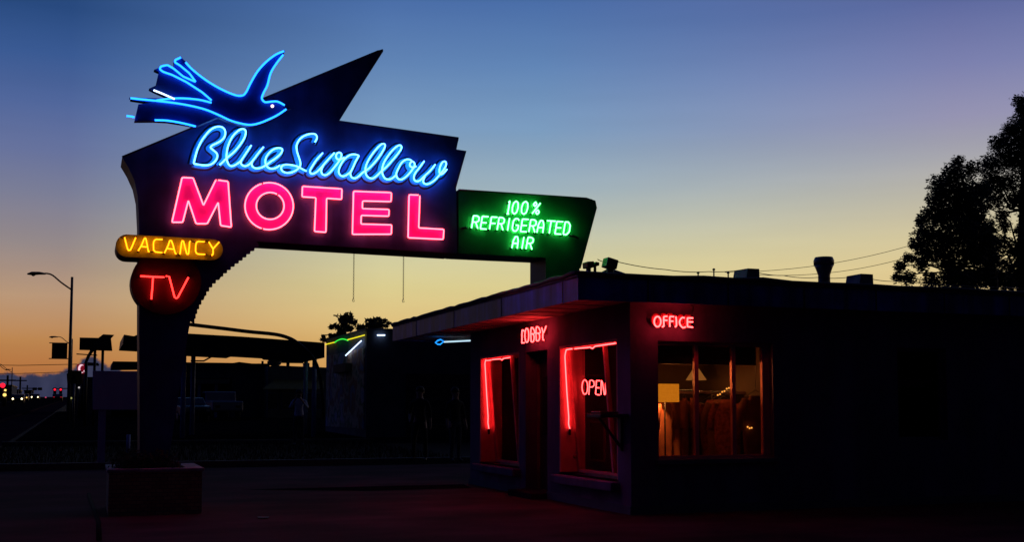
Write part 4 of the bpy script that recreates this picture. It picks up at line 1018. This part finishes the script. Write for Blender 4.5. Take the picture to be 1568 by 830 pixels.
# utility poles
def upole(px, yt, Y, label, arm=1.2, thick=.13):
    g_ = gpt(px, Y); zt_ = onY(px, yt, Y).z; t = thing('utility_pole', label, 'utility pole', tuple(g_), 'utility poles behind the shops')
    MB().tube([(g_.x,Y,g_.z-.2),(g_.x,Y,zt_)], thick, 6).build('pole', M_BARK, t)
    MB().box((g_.x-arm,Y-.08,zt_-.5),(g_.x+arm,Y+.08,zt_-.3)).build('crossarm', M_BARK, t)
upole(401,553,130,'small wooden utility pole behind the garage, left of a pair', 1.2); upole(410,553,130,'small wooden utility pole behind the garage, right of a pair', 1.2); upole(440,548,105,'taller wooden utility pole rising behind the awning shop', 1.4, .15)
# blank board on a post
bb = thing('blank_signboard', 'blank pale rectangular signboard on one square post left of the sign pylon', 'signboard', tuple(gpt(155,27.5)))
qY([(142,568),(222,569),(222,628),(142,628)], 27.5, .16, 'board', mat('pale blue white board paint', (.55,.68,.98), .7, 0, .08, 3), bb, .01); pb2 = gpt(157,27.5); MB().box((pb2.x-.08,27.56,pb2.z-.1),(pb2.x+.08,27.72,onY(157,628,27.5).z-.003)).build('post', M_WHITE, bb)
# little post in the bed
t = MB().tube([tuple(gpt(198,33)), tuple(gpt(198,33)+Vector((0,0,.55)))], .05, 8).build('bollard', M_WHITE); tagtop(t, 'short pale bollard standing in the dark grass behind the blank board', 'bollard')
# left: billboard with arrow sign
YL = 62.0
bl2 = thing('arrow_sign', 'dark roadside sign panel with a swept arrow arm on two posts', 'sign', tuple(gpt(147,YL)))
qY([(122,517),(170,518),(172,537),(121.5,535.5)], YL, .5, 'panel', M_BLACKM, bl2)
qY([(158,512),(175,513),(170,518.5),(171,536.5),(150,536),(146,534),(138,546),(133,557),(128.5,557),(133,545),(140,533),(150,518)], YL-.3, .25, 'arrow_arm', M_SIGNSIDE, bl2)
for px in (145.5, 157.5):
    p = onY(px,536,YL+.25); MB().tube([(p.x,YL+.25,terr(YL)-.1),(p.x,YL+.25,p.z)], .07, 8).build('post', M_BLACKM, bl2)
qY([(117,541.5),(149,543.5),(149,545),(117,543)], YL+.1, .15, 'crossbar', M_BLACKM, bl2)
p = onY(132,556,YL); MB().tube([(p.x,YL-.15,terr(YL)),(p.x,YL-.15,p.z)], .08, 8).build('mast', M_BLACKM, bl2)
# round lit sign with crescent
YR = 85.0
rs = thing('crescent_sign', 'small lit red sign box with a white crescent, beyond the lamp post', 'sign', tuple(gpt(125,YR)))
qY([(118,558),(134,557),(134,572),(118,573)], YR, .4, 'sign_box', emis('dim red sign face', (.16,.004,.012)), rs)
cr = arcpts(124.5,565,5.0,6.8,-60,-300,14)+arcpts(126.8,565,4.0,5.2,-300,-60,14)
qY(cr, YR-.06, .05, 'crescent', emis('white sign light', (1.0,.62,.75)), rs); qY(arcpts(129.5,568.5,1.6,1.6,0,330,10), YR-.06, .05, 'dot', MATS['white sign light'], rs)
p = gpt(126,YR); MB().tube([(p.x,YR+.2,p.z),(p.x,YR+.2,onY(126,572,YR).z)], .12, 8).build('post', M_BLACKM, rs)
qY([(134,555),(150,556),(152,559),(134,559)], YR+.5, 2, 'roof_edge', M_BLACKM, rs)
# pedestrian warning sign
YP = 58.0
pd = thing('warning_sign', 'yellow warning sign with a dark walking figure on a thin post', 'road sign', tuple(gpt(114,YP)))
qY([(102,573),(108,567.5),(125,567.5),(126,588),(103,588)], YP, .03, 'plate', M_SIGNY, pd)
mb = MB()
for pl_ in ([(112,571),(113,571),(113.5,573),(112,573)], [(111,574),(115,574),(115.5,580),(117.5,585.5),(116,586),(113,580.5),(111,586),(109.5,585.5),(111,580)]):
    P = [onY(x,y,YP-.012) for x,y in pl_]; mb.prism([tuple(v_) for v_ in P], (0,.008,0))
mb.build('pictogram', M_BLACKM, pd)
p = gpt(113,YP); MB().tube([(p.x,YP+.06,p.z),(p.x,YP+.06,onY(113,568,YP).z)], .04, 6).build('post', M_GREY, pd)
# street lamps
def slamp(px, ytop, Y, reach, label, banner=False, thick=.11, gy=None):
    g_ = gpt(px, Y); zt_ = onY(px, ytop, Y).z; t = thing('street_lamp', label, 'street lamp', tuple(g_), 'street lamps along the road')
    MB().tube([(g_.x,Y,g_.z),(g_.x,Y,zt_)], [thick,thick*.65], 8).build('pole', M_GREY, t)
    k = reach; pts = smooth([(0,-.35),(-.35,.05),(-.62,.42),(-.8,.52),(-1,.50)], 4)
    MB().tube([(g_.x+u*k, Y, zt_+.3*0-.4+w*k*.62) for u,w in pts], thick*.42, 6).build('arm', M_GREY, t)
    hx, hz = g_.x-k, zt_-.4+.5*k*.62
    MB().tube([(hx+.25,Y,hz),(hx-.1,Y,hz+.02),(hx-.5,Y,hz-.01),(hx-.75,Y,hz-.05)], [(.06,.05),(.13,.09),(.17,.11),(.05,.04)], 8, flat=(0,0,1)).build('lamp_head', M_GREY, t)
    MB().lathe((hx-.42,Y,hz-.17), [(.03,0),(.11,.05),(.13,.12)], 10).build('lens', M_CREAM, t)
    if banner:
        MB().box((g_.x-1.0,Y-.02,onY(90,550,Y).z),(g_.x-.15,Y+.02,onY(90,526,Y).z)).build('banner', M_GREENBAN, t)
        mb = MB()
        for zz_ in (onY(90,525.5,Y).z, onY(90,549.5,Y).z): mb.tube([(g_.x,Y,zz_),(g_.x-1.15,Y,zz_)], .025, 6)
        mb.build('banner_rod', M_GREY, t)
slamp(105, 424, 72, 1.7, 'nearest tall grey street lamp with a dark banner on its pole', True)
slamp(108, 519, 150, 1.9, 'smaller street lamp seen just behind the nearest one', False, .10)
slamp(17, 563, 330, 4.3, 'distant street lamp left of the nearest one, over the headlights', False, .16)
slamp(-10, 556, 220, -2.4, 'distant street lamp whose head enters at the left edge', False, .12)
# wires across the street
for k, (y0, y1) in enumerate(((558.5,558.0),(572.5,569.5))):
    p, q = onY(-60,y0,180+40*k), onY(118,y1,180+40*k)
    o = MB().tube([p, p.lerp(q,.5)-Vector((0,0,.15)), q], .045, 4).build('overhead_wire', M_BLACKM); tagtop(o, ('upper' if k == 0 else 'lower')+' wire crossing the street high over the traffic', 'wire', 'overhead wires')
# traffic lights
YT = 300.0
tr = thing('traffic_signal', 'overhead traffic signal arm with red lights over the far street', 'traffic light', tuple(gpt(107,YT)))
p = gpt(107,YT); z1_ = onY(107,595,YT).z
MB().tube([(p.x,YT,p.z),(p.x,YT,z1_+.3)], .2, 8).build('pole', M_GREY, tr); q = onY(80,596,YT); MB().tube([(p.x,YT,z1_),(q.x,YT,q.z)], .12, 6).build('arm', M_GREY, tr)
E_TR = emis('red signal light', (2.2,.02,.06))
for px in (84.0, 93.0):
    c = onY(px,597,YT); hd = MB().box((c.x-.35,YT-.3,c.z-1.3),(c.x+.35,YT-.05,c.z+.5)).build('signal_head', M_BLACKM, tr)
    MB().lathe((c.x,YT-.5,c.z), [(.23,0),(.23,.18)], 14, 0, 'y').build('red_lens', E_TR, hd)
tr2 = thing('traffic_signal', 'dark unlit signal heads on an arm left of the red ones', 'traffic light', tuple(gpt(62,YT+40)))
p = gpt(50,YT+40); q0 = onY(50,596,YT+40); q1 = onY(64,595.5,YT+40)
MB().tube([(p.x,YT+40,p.z),(p.x,YT+40,q0.z)], .2, 8).build('pole', M_GREY, tr2); MB().tube([q0,q1], .1, 6).build('arm', M_GREY, tr2)
for px in (53,61): c = onY(px,596,YT+40); MB().box((c.x-.5,YT+39.7,c.z-.35),(c.x+.6,YT+39.95,c.z+.4)).build('signal_head', M_BLACKM, tr2)
# cars
def car(cx, cy, yaw, label, paint, kind='car', lights=None, s=1.0, rear=None):
    g_ = terr(cy); t = thing('pickup_truck' if kind == 'pickup' else 'parked_car' if lights is None and rear is None else 'car', label, 'pickup' if kind == 'pickup' else 'car', (cx,cy,g_))
    t.rotation_euler = (0,0,yaw); ORG[t.name] = Vector((0,0,0))
    prof = [(-2.2,.35),(-2.25,.7),(-2.1,.92),(-1.2,1.0),(-.55,1.42),(.85,1.45),(1.55,1.02),(2.15,.95),(2.25,.6),(2.2,.35)] if kind == 'car' else \
           [(-2.7,.5),(-2.75,.85),(-2.65,1.12),(-1.3,1.2),(-.7,1.78),(.55,1.8),(.7,1.2),(2.65,1.18),(2.7,.6),(2.6,.5)]
    W2 = .88 if kind == 'car' else .95
    mb = MB(); mb.prism([(x*s,-W2*s,z*s) for x,z in prof], (0,2*W2*s,0)); b_ = mb.build('body', paint, t, .07*s)
    top_ = [(-1.12,1.0),(-.5,1.385),(.8,1.41),(1.42,1.03)] if kind == 'car' else [(-1.2,1.22),(-.64,1.72),(.5,1.74),(.6,1.22)]
    for sd in (-1, 1):
        y_ = sd*(W2*s+.004); MB().prism([(x*s,y_,z*s) for x,z in top_], (0,sd*.01,0)).build('side_window', M_CGLASS, b_)
    # windscreens
    i0 = 3; a, c = prof[i0], prof[i0+1]
    nrm = Vector((-(c[1]-a[1]),0,(c[0]-a[0]))).normalized()*.012
    e1 = Vector((a[0],0,a[1])).lerp(Vector((c[0],0,c[1])), .12)*s; e2 = Vector((a[0],0,a[1])).lerp(Vector((c[0],0,c[1])), .92)*s
    MB().add([e1+nrm+Vector((0,-.75*s,0)), e1+nrm+Vector((0,.75*s,0)), e2+nrm+Vector((0,.68*s,0)), e2+nrm+Vector((0,-.68*s,0))], [(0,1,2,3)]).build('windscreen', M_CGLASS, b_)
    xw = 1.35 if kind == 'car' else 1.7
    for sx in (-xw, xw):
        for sd in (-1, 1):
            wh = MB().lathe((sx*s, sd*W2*s-sd*.10, .33*s), [(.33*s,-.1),(.34*s,0),(.33*s,.1)], 16, 0, 'y').build('wheel', M_RUB, t); MB().lathe((sx*s, sd*W2*s+sd*.005, .33*s), [(.19*s,0),(.12*s,.012*sd)], 12, 0, 'y').build('rim', M_GREY, wh)
    for sd in (-1, 1):
        xf = prof[1][0]*s-.03
        MB().lathe((xf, sd*.62*s, .72*s if kind == 'car' else .9*s), [(.13*s,0),(.12*s,-.05)], 10, 0, 'x').build('headlight', lights or M_GREY, t)
        xr = -prof[1][0]*s
        MB().box((xr-.06, sd*.62*s-.13, .78*s), (xr+.012, sd*.62*s+.13, .92*s)).build('tail_light', rear or M_TVF, t)
    return t
E_HL = emis('headlight', (5.0,4.0,2.2)); E_HL2 = emis('amber headlight', (1.6,1.0,.25)); E_TL = emis('dim tail light', (.35,.01,.02))
# oncoming cars: nose (-x) must point to the camera (-Y): rotate +90 deg
HR = math.pi/2
def at(px, Y): return gpt(px, Y)
p = at(27.5,190); car(p.x, 190, HR, 'oncoming car with two bright white headlights, left of the pair on the street', M_CAR, 'car', E_HL)
p = at(36,240); car(p.x, 240, HR, 'oncoming car half hidden behind the brightest one, one amber light showing', M_CAR, 'car', E_HL2)
p = at(53.5,270); car(p.x, 270, HR, 'further oncoming car with headlights, nearer the middle of the street', M_CAR, 'car', E_HL)
p = at(88,235); car(p.x, 235, -HR, 'dark car driving away with dim tail lights, right of the headlights', M_CAR, 'car', None, 1.0, E_TL)
p = at(335,75); car(p.x, 75, -HR+.1, 'pale pickup truck parked in front of the garage bays', M_CARW, 'pickup')
p = at(285,70); car(p.x, 70, HR+.2, 'low dark car parked left of the pickup, by the canopy post', M_CAR, 'car')
# left side of street: buildings, trees, lit points
def farbox(name, pts, Y, dep, m, label, cat, pole=None):
    t = thing(name, label, cat, tuple(gpt(sum(p[0] for p in pts)/len(pts), Y)))
    qY(pts, Y, dep, 'wall', m, t); x_ = [p[0] for p in pts]; yt_ = min(p[1] for p in pts)
    qY([(min(x_)-1,yt_-.5),(max(x_)+1,yt_-.5),(max(x_)+1,yt_+1),(min(x_)-1,yt_+1)], Y-.5, dep+1, 'roof', M_BLACKM, t); return t
farbox('far_building', [(-30,590),(18,591),(18,612),(-30,612)], 260, 20, M_STUCCO2, 'dark low building on the far left of the street', 'building')
farbox('far_building', [(18,597),(28,597),(28,610),(18,610)], 340, 20, M_STUCCO2, 'smaller dark building behind the leftmost one', 'building')
farbox('far_building', [(37,598),(48,599),(48,609),(37,609)], 480, 20, M_STUCCO2, 'tiny dark building far down the street behind the headlights', 'building')
farbox('roadside_building', [(108,578),(216,578),(216,640),(108,640)], 95, 14, M_STUCCO2, 'dark low building on the right of the street behind the warning sign', 'building')
for px, yt_, Y_2 in ((10.5,575,260),(30,577,330),(41,590,400)):
    g_ = gpt(px,Y_2); t = thing('utility_pole', {10.5:'utility pole above the leftmost dark building',30:'utility pole with a double crossarm above the headlights',41:'shortest utility pole beyond the headlights'}[px], 'utility pole', tuple(g_)); zt_ = onY(px,yt_,Y_2).z
    MB().tube([(g_.x,Y_2,g_.z),(g_.x,Y_2,zt_)], .22, 6).build('pole', M_BARK, t); MB().box((g_.x-1.6,Y_2-.1,zt_-1.2),(g_.x+1.6,Y_2+.1,zt_-.9)).build('crossarm', M_BARK, t)
def litsign(px, py, Y, r, m, label):
    c = onY(px,py,Y); g_ = gpt(px,Y); t = thing('lit_sign', label, 'sign', tuple(g_))
    MB().tube([(g_.x,Y+.3,g_.z),(g_.x,Y+.3,c.z)], .1, 6).build('post', M_BLACKM, t); MB().lathe((c.x,Y,c.z), [(r,0),(r,.25)], 14, 0, 'y').build('lamp_disc', m, t)
litsign(4,590.5,150,.28,E_TR,'round red light at the left edge of the street')
litsign(8,597.8,150,.13,E_HL2,'small amber light above the larger amber one'); litsign(7,605,150,.2,E_HL2,'larger amber light near the ground at the left edge')
litsign(70,609,400,.25,emis('faint pink light', (.5,.05,.12)),'faint pink light in the middle of the far street')
litsign(109,610,75,.06,emis('dull yellow light', (.35,.35,.12)),'tiny pale light low by the nearest lamp post')
litsign(121,593.7,80,.06,emis('dull white light', (.55,.5,.5)),'tiny white light under the warning sign')

# ================================================================== TREES
def limb(mb, a, b, r0, r1, n=5, wob=.15):
    a, b = Vector(a), Vector(b); pts = []
    for i in range(n+1):
        t = i/n; p = a.lerp(b, t)
        if 0 < i < n: p += Vector((random.uniform(-wob,wob), random.uniform(-wob,wob), random.uniform(-wob,wob)))
        pts.append(p)
    mb.tube(pts, [r0+(r1-r0)*i/n for i in range(n+1)], 6)
def treepx(name, label, Y, clumps, trunk, leaf, size, dens, depth, group, ox, oy, sc, K_=1.0):
    base = gpt(ox+trunk[0][0]/sc, Y); t = thing(name, label, 'tree', tuple(base), group)
    px2m = Y/FPX*1.0
    C_ = []
    for zx, zy, zr in clumps:
        px, py = ox+zx/sc, oy+zy/sc; r = zr/sc*px2m*1.12*K_
        for k in range(2): C_.append((onY(px, py, Y+random.uniform(-depth,depth)), r*(1 if k == 0 else .8)))
    mb = MB(); leafcloud(mb, C_, size, dens*44); mb.build('crown', leaf, t, recalc=False)
    mb = MB(); tp = [onY(ox+x/sc, oy+y/sc, Y) for x, y in trunk]; tp[0] = base
    rr_ = [.17-.13*i/(len(tp)-1) for i in range(len(tp))]
    mb.tube(tp, rr_, 8)
    for c, r in C_[::2]:
        j = min(range(1, len(tp)), key=lambda i: (tp[i]-c).length+max(0, tp[i].z-c.z)*1.5); limb(mb, tp[j], c, .05, .015, 4, .18)
    mb.build('trunk', M_BARK, t)
cl1 = [(320,295,22),(300,335,34),(370,325,28),(255,390,42),(320,400,58),(232,440,30),(220,500,38),(280,490,58),(350,470,60),(395,420,46),(178,520,22),(190,570,34),(250,585,50),(330,570,58),(155,612,24),(200,640,42),(130,668,20),(95,700,20),(86,740,18),(128,745,26),(180,690,26),(262,655,40),(300,700,44),(355,640,52),(385,560,46),(300,752,48),(370,752,40),(215,755,30),(385,505,34),(425,600,40),(440,680,42),(420,740,40),(470,740,34),(400,660,40),(350,760,40)]
cl2 = [(552,62,24),(566,95,22),(520,172,28),(560,160,44),(476,222,32),(540,220,52),(500,280,48),(560,300,42),(440,310,40),(455,372,40),(520,375,42),(420,402,30),(535,440,30),(425,470,22),(560,440,26),(500,545,22),(440,545,30),(480,612,38),(540,640,30),(432,612,38),(505,690,24),(450,670,34),(520,735,24),(600,120,50),(640,200,60),(620,300,60),(660,380,50),(630,470,50),(640,580,50),(620,680,50),(600,60,30),(600,620,30),(610,230,44),(470,440,30),(490,500,26),(560,560,24),(575,620,34),(560,700,30),(545,760,34),(500,760,34),(450,740,36),(580,500,26),(585,420,34)]
treepx('juniper_tree', 'dark ragged evergreen tree behind the roof, the shorter one on the left', 33, cl1, [(480,790),(455,720),(425,640),(390,540),(350,420),(322,310)], M_LEAF, .12, 1.05, .9, 'evergreens behind the office roof', 1340, 130, 2.513, 1.5)
treepx('juniper_tree', 'taller dark evergreen tree cut by the right edge of the picture', 36, cl2, [(556,790),(560,640),(566,480),(572,300),(570,150),(556,70)], M_LEAF, .12, 1.0, 1.0, 'evergreens behind the office roof', 1340, 130, 2.513, 1.5)
cl3 = [(385,130,16),(340,120,10),(300,122,7),(470,110,26),(525,110,20),(440,165,34),(520,180,40),(380,180,22),(580,220,34),(430,240,44),(260,285,28),(300,255,18),(340,290,28),(400,330,40),(500,300,50),(350,380,34),(240,400,26),(140,425,22),(105,465,14),(160,470,26),(300,420,30),(420,420,36),(240,450,30)]
cl4 = [(650,300,40),(745,190,12),(790,190,22),(860,170,20),(905,160,14),(830,220,34),(930,200,30),(1000,200,26),(1060,225,22),(880,260,40),(770,260,32),(960,260,38),(700,290,30),(820,300,36),(900,310,34),(1030,270,24)]
treepx('broadleaf_tree', 'leafy tree rising behind the painted building, the left and higher one', 58, cl3, [(420,560),(430,420),(450,300),(470,160)], M_LEAF2, .20, 1.15, 1.6, 'leafy trees behind the painted building', 480, 470, 9.22, 1.3)
treepx('broadleaf_tree', 'leafy tree rising behind the painted building, the right and lower one', 60, cl4, [(850,560),(860,400),(880,300),(880,200)], M_LEAF2, .20, 1.15, 1.6, 'leafy trees behind the painted building', 480, 470, 9.22, 1.3)

# ================================================================== PEOPLE
def person(base, hgt, yaw, label, mats, pose, extra=None):
    """one continuous skinned body; materials by height: skin, top, trousers, shoes"""
    t = thing('person', label, 'person', tuple(base)); t.rotation_euler = (0,0,yaw); ORG[t.name] = Vector((0,0,0))
    k = hgt/1.75
    V = []; R = []; E = []
    def v(p, r, par=None):
        V.append((p[0]*k,p[1]*k,p[2]*k)); R.append(r*k)
        if par is not None: E.append((par, len(V)-1))
        return len(V)-1
    pel = v((0,0,.95), .135)
    sp1 = v((0,0,1.12), .12, pel); ch_ = v((0,0,1.32), .145, sp1); nk = v((0,0,1.47), .058, ch_); hd0 = v((0,-.015,1.56), .075, nk); hd1 = v((0,-.015,1.66), .088, hd0); v((0,-.005,1.72), .05, hd1)
    for sd in (-1, 1):
        st_ = pose.get('stance', .09); hp = v((sd*.09,0,.88), .095, pel); kn = v((sd*st_,-.02,.49), .062, hp); an = v((sd*(st_+.01),.01,.09), .042, kn); v((sd*(st_+.03),-.14,.035), .035, an)
        sh2 = v((sd*.18,0,1.40), .062, ch_)
        el_, wr = pose['L' if sd < 0 else 'R']
        e_ = v(el_, .042, sh2); w_ = v(wr, .028, e_)
        d = (Vector(wr)-Vector(el_)).normalized(); side = Vector((sd,0,0)) - d*d.dot(Vector((sd,0,0))); side.normalize(); oth = d.cross(side)
        pm = v(tuple(Vector(wr)+d*.06), .03, w_)
        for f_ in range(4):
            o_ = (f_-1.5)*.019; b1 = Vector(wr)+d*.10+oth*o_; b2 = b1+d*(.05-.006*abs(f_-1.3))-side*.018
            q1 = v(tuple(b1), .0095, pm); v(tuple(b2), .008, q1)
        q1 = v(tuple(Vector(wr)+d*.05+oth*-.035), .010, w_); v(tuple(Vector(wr)+d*.09+oth*-.05), .009, q1)
    me = bpy.data.meshes.new('tmp'); me.from_pydata(V, E, []); o = bpy.data.objects.new('tmp', me); COL.objects.link(o)
    md = o.modifiers.new('s', 'SKIN'); ms = o.modifiers.new('ss', 'SUBSURF'); ms.levels = 2; ms.render_levels = 2
    lay = me.skin_vertices[0].data if me.skin_vertices else None
    if lay is None:
        bm = bmesh.new(); bm.from_mesh(me); bm.verts.layers.skin.verify(); bm.to_mesh(me); bm.free(); lay = me.skin_vertices[0].data
    for i, r in enumerate(R): lay[i].radius = (r, r*(.8 if i in (pel, sp1, ch_) else 1))
    lay[0].use_root = True
    bpy.context.view_layer.update()
    dg = bpy.context.evaluated_depsgraph_get(); m2 = bpy.data.meshes.new_from_object(o.evaluated_get(dg)); bpy.data.objects.remove(o)
    m2.name = 'body'
    m2.materials.clear()
    for m_ in mats: m2.materials.append(m_)
    wrs = [Vector(pose['L'][1])*k, Vector(pose['R'][1])*k]
    for p_ in m2.polygons:
        c = p_.center; p_.use_smooth = True; i = 1
        if c.z > 1.47*k or min((c-w_).length for w_ in wrs) < .14*k: i = 0
        elif c.z < .10*k: i = 3
        elif c.z < .95*k and abs(c.x) < .24*k and min((c-w_).length for w_ in wrs) > .16*k: i = 2
        p_.material_index = i
    bo = bpy.data.objects.new('body', m2); COL.objects.link(bo); bo.parent = t
    # face details and hair
    MB().lathe((0,-.115*k,1.615*k), [(.013*k,-.012),(.008*k,.03)], 6, 0, 'y').build('nose', mats[0], t)
    for sd in (-1,1):
        MB().lathe((sd*.032*k,-.098*k,1.645*k), [(.010*k,-.004),(.010*k,.01)], 8, 0, 'y').build('eye', M_BLACKM, t)
        MB().lathe((sd*.092*k,-.005*k,1.62*k), [(.02*k,-.01),(.022*k,.01)], 8, 0, 'x').build('ear', mats[0], t)
    MB().tube([(-.02*k,-.102*k,1.575*k),(.02*k,-.102*k,1.575*k)], .005*k, 5).build('mouth', M_TVF, t)
    MB().lathe((0,.012*k,1.63*k), [(.098*k,0),(.104*k,.05*k),(.085*k,.1*k),(.045*k,.13*k),(.008*k,.137*k)], 16).build('hair', M_HAIR, t)
    return t
def gat(px, Y): return gpt(px, Y)
REL = {'L': ((-.24,.0,1.15),(-.26,-.06,.90)), 'R': ((.24,.0,1.15),(.26,-.06,.90))}
CAMP = {'L': ((-.27,-.12,1.18),(-.09,-.32,1.44)), 'R': ((.27,-.12,1.18),(.09,-.32,1.44)), 'stance': .11}
BAG = {'L': ((-.25,.02,1.15),(-.20,-.14,1.0)), 'R': ((.25,.02,1.15),(.27,-.02,.88)), 'stance': .14}
d1 = gat(643, 27.0); person((d1.x,d1.y,d1.z+.05), 1.82, -.6, 'person in dark clothes standing in shadow beyond the far office window, the left of two', [M_SKIN, M_DARKC, M_DARKC, M_BLACKM], BAG)
d2 = gat(697, 26.3); person((d2.x,d2.y,d2.z+.05), 1.80, .3, 'person in dark clothes standing closest to the office wall, the right of two', [M_SKIN, M_DARKC, M_JEAN, M_BLACKM], REL)
d3 = gat(458, 36.0); pt = person((d3.x,d3.y,d3.z+.04), 1.78, -.25, 'person in a white shirt standing on the grass holding a camera up to the face', [M_SKIN, M_WSHIRT, M_JEAN, M_BLACKM], CAMP)
c_ = Vector((d3.x,d3.y,d3.z+.04)); a_ = -.25; off = Matrix.Rotation(a_, 3, 'Z')@Vector((0,-.34,1.56))
ct_ = thing('camera', 'small black camera held by the person in the white shirt', 'camera', tuple(c_+off))
MB().box(tuple(c_+off+Vector((-.07,-.03,-.045))), tuple(c_+off+Vector((.07,.03,.045)))).build('camera_body', M_BLACKM, ct_, .008); MB().lathe(tuple(c_+off+Vector((0,-.03,0))), [(.032,0),(.034,-.06)], 12, 0, 'y').build('lens', M_BLACKM, ct_)
